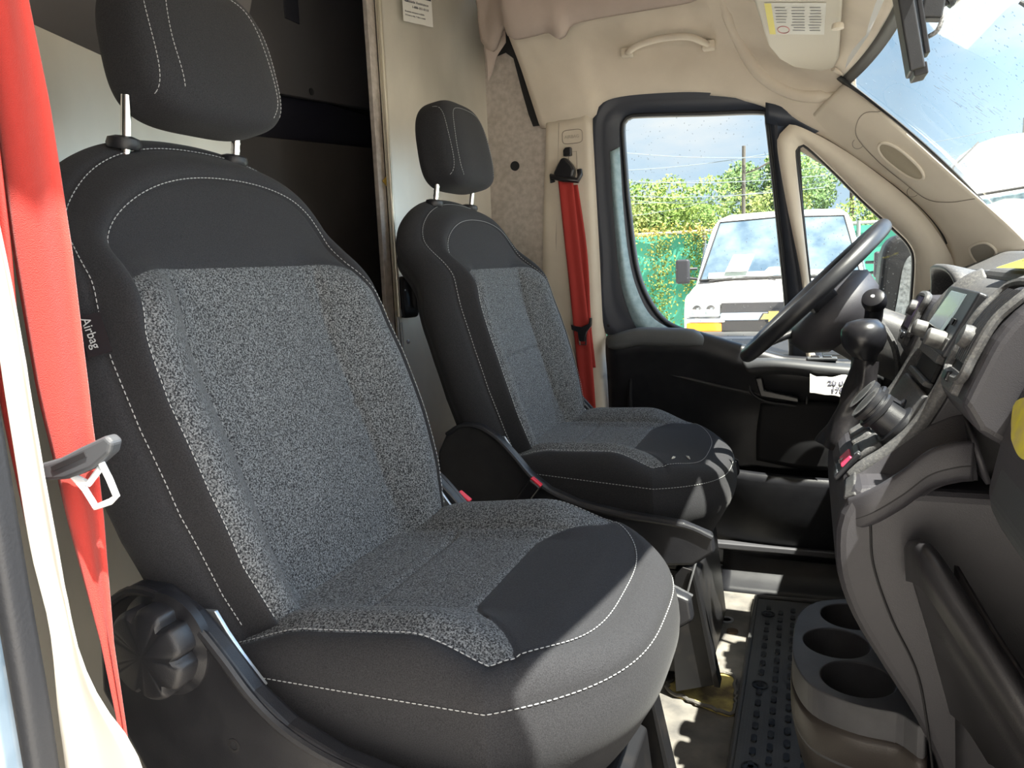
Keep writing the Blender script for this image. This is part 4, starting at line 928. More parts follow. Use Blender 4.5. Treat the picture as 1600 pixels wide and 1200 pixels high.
# instrument hood
hr_ = []
for x, k in [(.985, 1.0), (.93, 1.0), (.875, 1.0), (.862, .98), (.860, .93), (.868, .88), (.93, .86)]:
    row = []
    for a in np.linspace(-.15, math.pi+.15, 40):
        row.append((x+.012*math.cos(a)**2, .455+.165*k*math.copysign(abs(math.cos(a))**.55, math.cos(a)), .822+.068*k*math.copysign(abs(math.sin(a))**.6, math.sin(a))+(.004 if x < .9 else -.01)))
    hr_.append(row)
hood = ribbon('instrument_hood', hr_, M_DUST, dash, 60, 30, False, .003, 0)
box('gauge_face', (.935, .455, .845), (.01, .29, .08), M_DARK, hood, (0, R(-20), 0), .002)
for y in (.375, .535):
    m = MB(); m.lathe([(.036, 0), (.036, .004), (.032, .004), (.032, .001), (0, .001)], (.928, y, .847), Vector((-1, 0, .35)), 32); m.build('gauge_ring', M_GREYP, hood)
# cup holder
cup = thing('cup_holder', (.69, 0, .08), 'black floor cup holder with three joined cups on the console foot', 'cup holder')
CO = [(.604, 0), (.612, .095), (.64, .155), (.69, .184), (.745, .190), (.785, .19), (.785, -.19), (.745, -.188), (.69, -.182), (.635, -.150), (.608, -.08)]
co_ = [tuple(q) for q in cr_pts(CO, 90, True)]
blk = prism('cup_block', co_, 'z', .175, .282, M_BLKC if False else mat('cup_plastic', (.075, .075, .082), .45, bump=.3, bscale=700, col2=(.10, .10, .11), nscale=20), cup, .004, 3)
cut = []
def cutter(mb):
    me = bpy.data.meshes.new('c'); me.from_pydata([tuple(v-Vector((.69, 0, .08))) for v in mb.v], [], mb.f)
    bm = bmesh.new(); bm.from_mesh(me); bmesh.ops.recalc_face_normals(bm, faces=bm.faces); bm.to_mesh(me); bm.free()
    o = bpy.data.objects.new('c', me); COL.objects.link(o); o.location = (.69, 0, .08); cut.append(o)
    b = blk.modifiers.new('b', 'BOOLEAN'); b.object = o; b.operation = 'DIFFERENCE'; b.solver = 'EXACT'
blk.modifiers.clear()
for x, y, r0 in ((.701, .112, .053), (.672, .002, .053), (.699, -.108, .054)):
    mb = MB(); mb.lathe([(r0*.86, .195), (r0, .30)], (x, y, 0), (0, 0, 1), 48); cutter(mb)
mb = MB(); mb.box((.757, .014, .255), (.022, .10, .11)); cutter(mb)
bpy.context.view_layer.update()
me2 = bpy.data.meshes.new_from_object(blk.evaluated_get(bpy.context.evaluated_depsgraph_get()))
blk.modifiers.clear(); blk.data = me2
for o in cut: bpy.data.objects.remove(o)
mod_bevel(blk, .0022, 2, 30)
cc0 = np.array([.72, 0])
sk = []
for z, k in [(.236, 1.0), (.234, 1.014), (.225, 1.016), (.18, 1.0), (.12, .90), (.06, .78), (.0, .74)]:
    sk.append([tuple(list(cc0+(np.array(q)-cc0)*k)+[z]) for q in co_])
ribbon('cup_body', sk, mat('brown_black_plastic', (.06, .05, .045), .4, bump=.3, bscale=700), cup, 90, 20, True, .003, -1)
box('cup_liner', (.690, -.100, .196), (.05, .04, .003), mat('grey_weave', (.16, .16, .17), .9, bump=1., bscale=400), cup, None, .001)
# ================================================================== GEAR LEVER
gl = thing('gear_lever', (.69, .14, .6), 'black gear lever with leather boot and round knob beside the steering column', 'gear lever')
pts = cr_pts([(.684, .145, .585), (.692, .142, .63), (.708, .135, .68), (.711, .128, .745)], 24)
vs = []; n = len(pts); sg = 40
for i, q in enumerate(pts):
    u = i/(n-1); r0 = float(np.interp(u, [0, .15, .4, .7, 1], [.046, .040, .032, .027, .019]))
    for k in range(sg):
        a = 2*math.pi*k/sg; rr = r0*(1+.10*math.sin(3*a+7*u)+.07*math.sin(5*a-11*u)+.05*math.sin(14*u))
        vs.append(Vector(q)+Vector((math.cos(a)*rr, math.sin(a)*rr, -.15*math.cos(a)*rr)))
raw('boot', vs, grid_faces(n, sg, True), M_BOOT, gl)
m = MB(); m.lathe([(.017, -.010), (.020, .0), (.028, .008), (.035, .022), (.0365, .034), (.034, .048), (.025, .059), (.012, .062), (0, .0625)], (.712, .126, .752), (-.12, -.05, 1), 36)
kn = m.build('knob', M_BLKS, gl, ang=60)
m = MB(); m.lathe([(.0185, .0), (.0185, .004), (.0165, .0045)], (.711, .126, .748), (-.12, -.05, 1), 30); m.build('knob_collar', M_BLK, gl)
# ================================================================== STEERING WHEEL
WC = Vector((.627, .45, .845)); nW_ = Vector((-.707, 0, .707)); eu = Vector((.707, 0, .707)); ey = Vector((0, 1, 0))
def wp(a, r0, n=0.): return WC+eu*(math.sin(a)*r0)+ey*(math.cos(a)*r0)+nW_*n
wh = thing('steering_wheel', WC, 'black steering wheel seen nearly edge on before the driver window', 'steering wheel')
m = MB(); c = [wp(a, .186) for a in np.linspace(0, 2*math.pi, 97)]; m.tube(c, .0155, 16, False); m.build('rim', M_BLK, wh)
vs = []; rr = [(0, -.016), (.06, -.018), (.098, -.024), (.118, -.042), (.110, -.080), (.075, -.110)]
for r0, n0 in rr:
    for k in range(60):
        a = 2*math.pi*k/60; q = r0*(1+.10*math.cos(2*a)); vs.append(wp(a, max(q, .0005), n0))
raw('airbag_pad', vs, grid_faces(len(rr), 60, True), M_DASH, wh)
def spoke(a0, a1, wa, wb):
    rows = []
    for t in np.linspace(0, 1, 12):
        r0 = .06+(.178-.06)*t; nn = -.045*(1-t)**1.3-.002; w = wa+(wb-wa)*t
        rows.append([tuple(wp(a0+(a1-a0)*t, r0, nn)+(eu*math.cos(a0)-ey*math.sin(a0))*w*k) for k in (-1, -.6, 0, .6, 1)])
    return ribbon('spoke', rows, M_BLK, wh, 10, 16, False, .014, 0)
spoke(.05, .10, .030, .022); spoke(math.pi-.05, math.pi-.10, .030, .022)
spoke(-math.pi/2-.32, -math.pi/2-.42, .022, .016); spoke(-math.pi/2+.32, -math.pi/2+.42, .022, .016)
for sg_ in (-1, 1):
    q = wp(math.pi/2-sg_*math.pi/2+.0, .108, -.012); bx_ = box('spoke_switches', q, (.05, .012, .035), M_GREYP, wh, Matrix.Rotation(R(-45), 3, 'Y'), .004)
# column shroud and stalks
cs_ = thing('steering_column', (.74, .45, .70), 'grey steering column shroud with a round-ended stalk behind the wheel', 'steering column')
rows = []
ax_ = Vector((.80, 0, -.30)).normalized(); upc = Vector((.30, 0, .80)).normalized()
for t, hw, hu, hd_ in [(-.005, .050, .035, .050), (.0, .060, .045, .065), (.05, .066, .048, .075), (.12, .070, .046, .085), (.22, .070, .040, .09)]:
    cpt = WC-nW_*.075+ax_*t
    rows.append([tuple(cpt+ey*(hw*math.copysign(abs(math.cos(a))**.6, math.cos(a)))+upc*((hu if math.sin(a) > 0 else hd_)*math.copysign(abs(math.sin(a))**.7, math.sin(a)))) for a in np.linspace(0, 2*math.pi, 49)[:-1]])
vs = [Vector(q) for r0 in rows for q in r0]
raw('column_shroud', vs, grid_faces(len(rows), 48, True)+[tuple(range(48))[::-1]], mat('shroud_plastic', (.07, .07, .075), .5, bump=.4, bscale=800, col2=(.15, .145, .14), nscale=25, lo=.45, hi=.75), cs_)
p0 = Vector((.735, .385, .735)); p1 = Vector((.732, .275, .782)); p2 = Vector((.733, .255, .835))
m = MB(); m.tube([p0, Vector((.728, .33, .740)), Vector((.728, .285, .765)), Vector((.733, .265, .810)), p2], [.012, .013, .015, .016, .016], 16)
st_ = m.build('stalk', M_BLK, cs_)
m = MB(); m.lathe([(.016, -.012), (.0205, -.006), (.0215, .008), (.019, .016), (.012, .019), (0, .0192)], p2, (-.25, -.75, .6), 28); m.build('stalk_end', M_BLKS, cs_)
m = MB(); e_ = Vector((-.25, -.75, .6)).normalized(); m.lathe([(.004, 0), (.003, .001)], p2+e_*.0192, e_, 8); m.build('stalk_mark', M_STITCH, cs_)
m = MB(); m.tube(cr_pts([(.745, .345, .80), (.775, .335, .745), (.785, .335, .68), (.780, .34, .60)], 20), .006, 8); m.build('shroud_edge', M_DUST, cs_)
# ================================================================== CRUMPLED PAPER TAG on the door
vs = []; nx_, ny_ = 30, 14
for i in range(nx_):
    for j in range(ny_):
        u, v = i/(nx_-1), j/(ny_-1)
        x = .626+.125*u; y = .775+.035*v+.002*math.sin(9*u); z = .568+.033*v+.003*math.sin(7*u+3*v)+.0015*math.sin(17*u-9*v)+.006*max(0, .15-u)/.15
        vs.append(Vector((x, y, z+.012*v)))
pt = raw('paper_tag', vs, grid_faces(nx_, ny_), M_PAPER, None); mod_solid(pt, .0006)
tag(pt, 'crumpled white paper tag with handwritten numbers lying against the driver door', 'paper')
text_mesh('tag_writing', '20 0', .021, (.668, .7905, .5925), (1, 0, 0), (0, .72, .69), M_INK, pt, .0004, 'LEFT', .0009)
text_mesh('tag_writing', '178', .021, (.676, .7755, .5775), (1, 0, 0), (0, .72, .69), M_INK, pt, .0004, 'LEFT', .0009)
# ================================================================== BELTS
def belt(name, pts, width, wdirs, material, parent, n=60, thick=.0016):
    c = cr_pts(pts, n); wd_ = cr_pts(wdirs, n) if len(wdirs) > 1 else np.array([wdirs[0]]*n); ww = np.interp(np.linspace(0, 1, n), np.linspace(0, 1, len(width)), width)
    vs = []
    for i in range(n):
        d = wd_[i]/np.linalg.norm(wd_[i]); nn = 9
        for k in range(nn):
            t = (k/(nn-1)-.5); vs.append(Vector(c[i]+d*ww[i]*t+np.array([0, .0012*math.cos(t*9), 0])))
    o = raw(name, vs, grid_faces(n, 9), material, parent); mod_solid(o, thick); return o
# driver's belt
db_ = thing('seat_belt', (-.03, .87, .25), 'dark red seat belt hanging on the driver side pillar', 'seat belt')
belt('webbing', [(-.040, .872, 1.175), (-.025, .868, 1.0), (-.012, .868, .85), (.0, .868, .70), (.012, .862, .50), (.018, .855, .30)], [.044, .044, .048, .048, .052], [(1, 0, 0)], M_REDB, db_)
belt('webbing', [(-.020, .880, 1.15), (.002, .879, .95), (.006, .878, .75), (.015, .878, .62)], [.03, .034, .04], [(1, 0, .0)], M_REDB, db_)
m = MB(); m.lathe([(.010, 0), (.024, .004), (.020, .016), (.014, .020), (0, .021)], (-.040, .892, 1.205), (0, -1, 0), 24)
an = prism('shoulder_guide', [(-.066, 1.170), (-.072, 1.185), (-.060, 1.205), (-.047, 1.226), (-.034, 1.226), (-.018, 1.208), (-.008, 1.190), (-.014, 1.168)], 'y', .856, .888, M_BLKS, db_, .008, 3)
m = MB(); m.tube([(-.078, .872, 1.162), (-.080, .865, 1.178), (-.040, .858, 1.166), (0, .862, 1.160), (.006, .868, 1.176), (.003, .872, 1.190)], .008, 10); m.build('guide_loop', M_BLKS, an)
prism('height_button', [(-.045, 1.232), (-.045, 1.248), (-.038, 1.256), (-.022, 1.256), (-.022, 1.232)], 'y', .872, .892, M_BLKS, db_, .003)
tg_ = prism('latch_tongue', [(-.030, .735), (-.032, .750), (-.022, .745), (.0, .742), (.022, .752), (.026, .770), (.032, .768), (.030, .745), (.016, .728), (.010, .700), (-.008, .700), (-.012, .728)], 'y', .856, .866, M_BLKS, db_, .002)
m = MB(); c = [Vector(q) for q in ((-.009, .860, .728), (-.006, .859, .690), (.012, .859, .690), (.013, .860, .726))]; m.tube(c, .0025, 8); m.build('tongue_blade', M_CHROME, tg_)
# passenger's belt: bright red, nearest the camera
pb_ = thing('seat_belt', (.09, -.88, .5), 'bright red seat belt hanging at the left edge before the large seat', 'seat belt')
belt('webbing', [(.060, -.892, 1.38), (.068, -.880, 1.22), (.068, -.880, 1.137), (.070, -.880, .995), (.0725, -.880, .852), (.0765, -.880, .79), (.081, -.880, .708), (.090, -.880, .572), (.092, -.880, .53)], [.044, .036, .038, .058, .062, .056, .040, .014, .006], [(1, 0, .0)], M_RED, pb_, 80)
belt('webbing', [(.046, -.905, 1.38), (.050, -.900, 1.22), (.047, -.900, 1.0), (.050, -.905, .86), (.056, -.905, .74)], [.03, .04, .036, .02], [(1, 0, 0)], M_REDB, pb_, 40)
prism('shoulder_guide', [(.024, 1.365), (.030, 1.39), (.045, 1.42), (.075, 1.42), (.090, 1.39), (.096, 1.365)], 'y', -.925, -.885, M_BLKS, pb_, .008, 3)
tq = [(.054, .790), (.056, .777), (.085, .780), (.114, .790), (.134, .803), (.138, .812), (.132, .817), (.103, .806), (.081, .797)]
tn = prism('latch_tongue', [(a, b) for a, b in tq], 'y', -.898, -.886, M_GREYP, pb_, .003)
box('tongue_slot', (.092, -.8985, .795), (.04, .001, .004), M_DARK, tn, (0, R(-20), 0), 0)
bl = MB(); q0 = [Vector(v) for v in ((.086, -.893, .784), (.099, -.893, .772), (.108, -.893, .7585), (.124, -.893, .764), (.131, -.893, .769), (.126, -.893, .782), (.1195, -.893, .795))]
bl.tube(q0, .0026, 8); bl.tube([Vector((.088, -.893, .782)), Vector((.104, -.893, .777)), Vector((.118, -.893, .790))], .0026, 8); bl.build('tongue_blade', M_WHITEM, tn)
# ================================================================== SUN VISOR, GRAB HANDLE, CAMERA MOUNT, STICKERS
vz = thing('sun_visor', (.6, .5, 1.42), 'beige sun visor with printed warning label folded up above the windscreen', 'sun visor')
V = [(.515, .20, 1.388), (.665, .20, 1.365), (.675, .70, 1.372), (.668, .80, 1.374), (.640, .838, 1.378), (.575, .80, 1.385), (.545, .72, 1.390), (.527, .60, 1.392)]
V = [(a, b-.02, c) for a, b, c in V]
vp = prism('visor_body', [(a, b) for a, b, c in V], 'z', 0, .018, M_VISOR, vz, .007, 4)
def vzz(x, y): return 1.395-.15*(x-.515)
for v in vp.data.vertices: v.co.z = (v.co.z+1.42) + vzz(v.co.x+.6, 0)-.009 - 1.42
lq = [(.525, .33), (.645, .33), (.640, .50), (.548, .535)]
lb = raw('warning_label', [Vector((a, b, vzz(a, b)-.0102)) for a, b in [(.535, .25), (.640, .25), (.640, .465), (.535, .465)]], [(0, 1, 2, 3)], M_PAPER, vz, False); mod_solid(lb, .0006)
raw('label_header', [Vector((a, b, vzz(a, b)-.0108)) for a, b in [(.535, .25), (.547, .25), (.547, .465), (.535, .465)]], [(0, 1, 2, 3)], mat('label_yellow', (.75, .65, .15), .7), lb, False)
m = MB()
for col_, (xa, xb2) in enumerate([(.552, .575), (.580, .607), (.612, .636)]):
    for k in range(9):
        yy = .275+.0195*k; 
        if col_ == 0 and yy > .39: continue
        m.box(((xa+xb2)/2-random.uniform(0, .003), yy, vzz((xa+xb2)/2, 0)-.0112), (xb2-xa-random.uniform(0, .006), .0035, .0004), Matrix.Rotation(R(8.5), 3, 'Y'))
m.build('label_print', M_FADED, lb, False)
m = MB(); c = [Vector((.563+.011*math.cos(a), .428+.026*math.sin(a), vzz(.563+.011*math.cos(a), 0)-.0112)) for a in np.linspace(0, 2*math.pi, 40)]; m.tube(c, .001, 6, False); m.build('label_oval', mat('oval_red', (.45, .20, .2), .7), lb)
m = MB(); m.tube([(.665, .80, 1.367), (.690, .84, 1.360), (.70, .86, 1.362)], .006, 10); m.build('visor_pivot', M_BEIGE, vz)
m = MB(); m.lathe([(.009, 0), (.011, .004), (.011, .010), (0, .012)], (.662, .34, 1.352), (0, 0, -1), 20); m.build('visor_clip', M_BEIGE, vz)
gh = thing('grab_handle', (.26, .83, 1.47), 'beige fold-up grab handle on the roof moulding above the door', 'grab handle')
m = MB(); m.tube(cr_pts([(.150, .855, 1.482), (.165, .815, 1.478), (.20, .800, 1.487), (.26, .795, 1.492), (.32, .795, 1.487), (.355, .812, 1.474), (.368, .85, 1.472)], 40), [.007]*5+[.0085]*30+[.007]*5, 14); m.build('handle_bar', M_BEIGE, gh)
for x, z in ((.152, 1.482), (.366, 1.472)): box('handle_mount', (x, .85, z), (.034, .03, .024), M_BEIGE, gh, None, .006)
cm = thing('mounted_camera', (.76, .1, 1.3), 'black rectangular camera unit hanging on an arm before the windscreen', 'camera')
def bq(name, a, b, w, d, material, parent, bev=.003):
    a, b = Vector(a), Vector(b); z = (b-a).normalized(); y = (Vector((0, 1, 0))-z*z.y).normalized(); x = y.cross(z)
    M3 = Matrix(((x.x, y.x, z.x), (x.y, y.y, z.y), (x.z, y.z, z.z)))
    return box(name, (a+b)/2, (w, d, (b-a).length), material, parent, M3, bev)
bq('camera_body', (.770, .10, 1.200), (.736, .10, 1.380), .022, .060, M_BLK, cm, .003)
bq('body_end', (.7755, .10, 1.192), (.7725, .10, 1.210), .020, .056, M_BLKS, cm, .002)
bq('mount_plate', (.784, .10, 1.225), (.768, .10, 1.315), .008, .035, M_BLKS, cm, .002)
box('pivot_block', (.790, .10, 1.294), (.030, .03, .036), M_BLK, cm, (0, R(10), 0), .003)
m = MB(); m.tube([(.80, .10, 1.297), (.815, .10, 1.302)], .006, 12); m.tube([(.808, .10, 1.300), (.855, .10, 1.332)], .0125, 18); m.build('mount_arm', M_BLKS, cm, ang=50)
m = MB(); m.lathe([(.012, 0), (.017, .006), (.017, .02), (.008, .03)], (.858, .10, 1.325), (.3, 0, 1), 20); m.build('ball_socket', M_BLKS, cm)
m = MB(); m.tube(cr_pts([(.793, .10, 1.36), (.800, .10, 1.32), (.803, .09, 1.28), (.797, .09, 1.258), (.785, .10, 1.252)], 30), .0035, 8); m.build('cable', mat('braided_cable', (.35, .35, .36), .6, col2=(.08, .08, .08), nscale=300), cm)
m = MB(); m.tube([(.905, .10, 1.285), (.915, .10, 1.278), (.925, .10, 1.270), (.936, .10, 1.262)], [.003, .004, .0035, .002], 8)
tag(m.build('stuck_debris', M_RUB, None), 'small dark crooked scrap stuck high on the windscreen near the camera arm', 'scrap')
sk_ = thing('roadside_sticker', (-.35, .65, 1.62), 'white printed notice sticker high on the metal partition', 'sticker')
dx, dy = -.42+.42, 0
ds = Vector((.205, .440, 0)).normalized(); s0 = Vector((-.42, .515, 0))+ds*.083+Vector((ds.y, -ds.x, 0))*.003
def sp(u, z): return s0+ds*u+Vector((0, 0, z))
q = raw('sticker_sheet', [sp(0, 1.573), sp(.098, 1.573), sp(.098, 1.74), sp(0, 1.74)], [(0, 1, 2, 3)], M_PAPER, sk_, False); mod_solid(q, .0008)
nrm_ = Vector((ds.y, -ds.x, 0))*.0012
text_mesh('sticker_print', 'Roadside Assistance', .0098, sp(.005, 1.622)+nrm_, ds, (0, 0, 1), M_INK, q, .0002)
text_mesh('sticker_print', '1-888-351-0110', .0085, sp(.030, 1.610)+nrm_, ds, (0, 0, 1), M_INK, q, .0002)
for k, tx in enumerate(('Roadside assistance available', '24 hours a day, 7 days a week')): text_mesh('sticker_print', tx, .0055, sp(.006, 1.597-.009*k)+nrm_, ds, (0, 0, 1), M_INK, q, .0002)
text_mesh('sticker_logo', 'Ryder', .001, sp(.04, 1.65)+nrm_, ds, (0, 0, 1), M_INK, q, .0002) if False else None
qq = raw('sticker_panel', [sp(.035, 1.638)+nrm_, sp(.095, 1.638)+nrm_, sp(.095, 1.72)+nrm_, sp(.035, 1.72)+nrm_], [(0, 1, 2, 3)], M_INK, q, False)
m = MB(); c = [sp(.013+.007*math.cos(a), 1.632+.009*math.sin(a))+nrm_ for a in np.linspace(0, 2*math.pi, 24)]; m.tube(c, .0008, 5, False); m.build('sticker_emblem', M_INK, q)
# partition door latch
lt = thing('door_latch', (-.40, .53, .85), 'grey rounded pull latch on the partition beside the driver seat', 'latch')
lx = s0 - ds*.083
def lp(u, z, o=0.): return lx+ds*u+Vector((0, 0, z))+Vector((ds.y, -ds.x, 0))*o
def lring(u0, u1, z0, z1, o, r=.35, n=40):
    cu, cz, hu, hz = (u0+u1)/2, (z0+z1)/2, (u1-u0)/2, (z1-z0)/2
    return [lp(cu+hu*math.copysign(abs(math.cos(a))**r, math.cos(a)), cz+hz*math.copysign(abs(math.sin(a))**r, math.sin(a)), o) for a in np.linspace(0, 2*math.pi, n+1)[:-1]]
L1 = lring(.010, .068, .800, .912, 0); L2 = lring(.010, .068, .800, .912, .012); L3 = lring(.013, .065, .803, .909, .016); L4 = lring(.022, .055, .825, .900, .015); L5 = lring(.024, .053, .828, .897, .008)
raw('latch_case', [v for l in (L1, L2, L3, L4, L5) for v in l], grid_faces(5, 40, True)+[tuple(range(160, 200))], M_BRACKET, lt)
m = MB(); m.lathe([(.010, 0), (.010, .010), (.006, .012)], lp(.008, .815), Vector((ds.y, -ds.x, 0)), 20); m.build('latch_button', M_STEEL, lt)
rd = MB(); rd.tube([(-.405, .500, .805), (-.403, .500, .60)], .004, 8); rd.tube([(-.400, .508, .79), (-.398, .508, .55)], .003, 8); rd.build('lock_rod', M_STEEL, lt)
# ================================================================== OUTSIDE
GZ = -.66
gnd = S(box('floor_parking_lot', (0, 20, GZ-.05), (160, 160, .1), M_ASPH, None, None, 0))
# ---- white van facing the driver's window
VX, VY = .27, 7.45
def build_van(x0, y0, label, hi=0.):
    v = thing('parked_van', (x0, y0, GZ), label, 'van', None)
    def P(a, b, c): return (x0+a, y0+b, GZ+c)
    # body loft: rings from bumper back over bonnet, windscreen, roof
    secs = []   # (y, half width, z low, z high, top half width)
    spec = [(.04, .90, .62, 1.07, .88), (.10, .97, .55, 1.15, .93), (.45, 1.0, .45, 1.22, .94), (.85, 1.0, .45, 1.27, .95), (.98, 1.0, .45, 1.30, .93), (1.35, 1.0, .45, 1.72, .86), (1.62, 1.0, .45, 2.00, .80), (1.85, 1.0, .45, 2.10, .76), (2.6, 1.0, .45, 2.16, .76), (5.2, 1.0, .45, 2.16, .76)]
    rows = []
    for y, hw, zl, zh, tw_ in spec:
        r0 = [(-hw, zl), (-hw, min(zh-.03, .95)), (-hw+.01, min(zh-.03, 1.15)), (-(tw_+.02), zh-.05), (-(tw_-.06), zh-.008), (-(tw_*.5), zh+.006), (0, zh+.012)]
        r0 = r0+[(-a, b) for a, b in r0[:-1][::-1]]
        rows.append([P(a, y, b) for a, b in r0])
    vs = [Vector(q) for r0 in rows for q in r0]; nr = len(rows[0])
    o = raw('van_body', vs, grid_faces(len(rows), nr)+[tuple(range(nr)), tuple(range((len(rows)-1)*nr, len(rows)*nr))[::-1]], M_WHITEP, v, False)
    autosmooth(o, 28)
    # windscreen
    W4 = [P(-.90, .955, 1.295), P(0, .93, 1.315), P(.90, .955, 1.295), P(.735, 1.66, 2.005), P(0, 1.63, 2.03), P(-.735, 1.66, 2.005)]
    ws_ = raw('van_windscreen', [Vector(q)+Vector((0, -.02, .012)) for q in W4], [(0, 1, 4, 5), (1, 2, 3, 4)], M_VGLASS, v, False)
    m = MB(); c = [Vector(q)+Vector((0, -.022, .013)) for q in W4]; m.tube(c+[c[0]], .012, 6, False); m.build('windscreen_gasket', M_RUB, v)
    m = MB()
    m.tube([P(-.78, .90, 1.30), P(-.45, .93, 1.335), P(-.12, .92, 1.325)], .009, 6); m.tube([P(.12, .90, 1.30), P(.45, .93, 1.335), P(.72, .92, 1.325)], .009, 6)
    m.tube([P(-.12, .92, 1.325), P(-.02, .86, 1.285)], .010, 6); m.build('wiper', M_RUB, v)
    prism('cowl', [(y0+.86, GZ+1.268), (y0+.99, GZ+1.31), (y0+.99, GZ+1.26)], 'x', x0-.9, x0+.9, M_RUB, v, .0)
    # nose
    box('nose_panel', P(0, .02, 1.11), (1.62, .05, .10), mat('nose_shade_grey', (.55, .56, .58), .35, .2), v, (R(-12), 0, 0), .01)  # shade on the white bonnet lip, put in as grey
    box('grille', P(0, .005, 1.02), (1.10, .05, .125), M_GRILLE, v, None, .01)
    box('grille_bar', P(0, -.02, .93), (1.12, .06, .085), M_BLUEC, v, None, .02)
    box('grille', P(0, .005, .825), (1.10, .05, .125), M_GRILLE, v, None, .01)
    for s in (-1, 1):
        hl = box('headlamp', P(s*.745, .015, 1.01), (.37, .07, .17), M_LAMPG, v, None, .025)
        for k in range(2):
            m = MB(); m.lathe([(.055, 0), (.05, .012), (.02, .02), (0, .02)], P(s*(.66+.15*k), -.018, 1.01), (0, -1, 0), 20); m.build('lamp_bowl', M_CHROME, hl)
        box('chrome_trim', P(s*.72, .0, .895), (.42, .06, .055), M_CHROME, v, None, .01)
        box('turn_signal', P(s*.735, -.010, .815), (.38, .06, .095), M_ORANGE, v, None, .01)
        # side mirror
        mr = box('side_mirror', P(s*1.12, 1.02, 1.42), (.17, .10, .30), M_GRILLE, v, None, .03)
        m = MB(); m.tube([P(s*.96, 1.12, 1.32), P(s*1.08, 1.05, 1.34)], .018, 8); m.tube([P(s*.96, 1.12, 1.45), P(s*1.08, 1.05, 1.45)], .018, 8); m.build('mirror_arm', M_GRILLE, mr)
        for yy in (.80, 4.2):
            m = MB(); m.lathe([(.20, -.11), (.34, -.10), (.36, -.06), (.36, .06), (.34, .10), (.20, .11)], P(s*.88, yy, .37), (1, 0, 0), 30); m.build('wheel', M_RUB, v)
        box('door_window', P(s*.925, 1.75, 1.55), (.02, .8, .42), M_VGLASS, v, (0, R(-s*12), 0), .02)
    box('bumper', P(0, -.06, .62), (1.95, .14, .20), mat('bumper_dark', (.03, .04, .06), .4, .2), v, None, .04)
    box('valance', P(0, .05, .46), (1.7, .1, .14), M_RUB, v, None, .03)
    # bow-tie emblem
    e = [(-.115, -.022), (-.085, .028), (-.045, .028), (-.045, .055), (.045, .055), (.045, .028), (.115, .028), (.085, -.028), (.045, -.028), (.045, -.055), (-.045, -.055), (-.045, -.028)]
    e = [(-.125, -.028), (-.092, .028), (-.048, .028), (-.048, .052), (.048, .052), (.048, .028), (.125, .028), (.092, -.028), (.048, -.028), (.048, -.052), (-.048, -.052), (-.048, -.028)]
    q = prism('emblem', [(x0+a*1.25, GZ+.93+b*1.35) for a, b in e], 'y', y0-.065, y0-.055, M_GRILLE, v, .0)
    prism('emblem_face', [(x0+a*1.08, GZ+.93+b*1.08) for a, b in e], 'y', y0-.070, y0-.064, M_GOLD, q, .0)
    # paper seen through the screen, and a reflection painted over it
    pl_ = raw('dash_paper', [Vector(P(*t)) for t in ((-.60, 1.02, 1.40), (-.34, 1.02, 1.40), (-.27, 1.20, 1.60), (-.52, 1.20, 1.60))], [(0, 1, 2, 3)], M_PAPER, v, False)
    for p_ in pl_.data.vertices: p_.co.y -= .10
    raw('dash_reflection', [Vector(P(*t)) for t in ((-.80, .915, 1.325), (.80, .915, 1.325), (.80, .965, 1.395), (.2, .965, 1.395), (.15, .99, 1.44), (-.1, .99, 1.44), (-.15, .965, 1.395), (-.80, .965, 1.395))], [tuple(range(8))], mat('reflection_pale', (.42, .50, .48), .6), v, False)  # pale sheet laid on as a painted reflection of the dash
    text_mesh('dash_paper_print', '2378', .10, P(-.55, .93, 1.47), (1, 0, .05), (.1, .5, .5), M_FADED, v, .001)
    m = MB(); m.lathe([(.02, 0), (.035, .01), (.012, .04), (.03, .07), (0, .09)], P(.22, 2.1, 2.14), (0, 0, 1), 12); m.build('roof_beacon', M_GREYP, v)
    return v
build_van(VX, VY, 'white cargo van parked facing the driver door window, gold emblem on grille')
# ---- white high-roof truck ahead, through the windscreen
tk = thing('parked_truck', (4.0, 11.2, GZ), 'white high-roofed truck cab seen through the right side of windscreen', 'truck')
rows = []
for y, zb, hz, hw in [(10.2, .6, 1.5, 1.35), (10.35, .6, 1.75, 1.40), (10.5, .6, 1.95, 1.42), (10.9, .6, 2.75, 1.35), (11.3, .6, 3.02, 1.3), (12.2, .6, 3.18, 1.25), (13.1, .6, 3.2, 1.25)]:
    r0 = []
    for a in np.linspace(math.pi, 0, 25):
        c, s = math.cos(a), math.sin(a)
        r0.append((3.75+hw*math.copysign(abs(c)**.5, c), y, GZ+zb+(hz-zb)*abs(s)**.42))
    rows.append(r0)
ribbon('truck_shell', rows, M_WHITEP, tk, 40, 40, False, 0)
raw('truck_windscreen', [Vector(q) for q in ((2.50, 10.45, GZ+1.55), (5.3, 10.25, GZ+1.55), (5.3, 10.62, GZ+2.32), (4.0, 10.60, GZ+2.36), (2.65, 10.66, GZ+2.20))], [(0, 1, 2, 3, 4)], M_FAR, tk, False)
m = MB(); m.tube([(2.6, 10.62, GZ+2.24), (4.0, 10.56, GZ+2.40), (5.3, 10.58, GZ+2.36)], .02, 6); m.build('screen_gasket', M_RUB, tk)
m = MB(); m.tube([(2.43, 11.5, GZ+1.6), (2.50, 11.45, GZ+2.7), (2.8, 11.45, GZ+3.02)], .012, 6); m.build('shell_seam', M_FADED, tk)
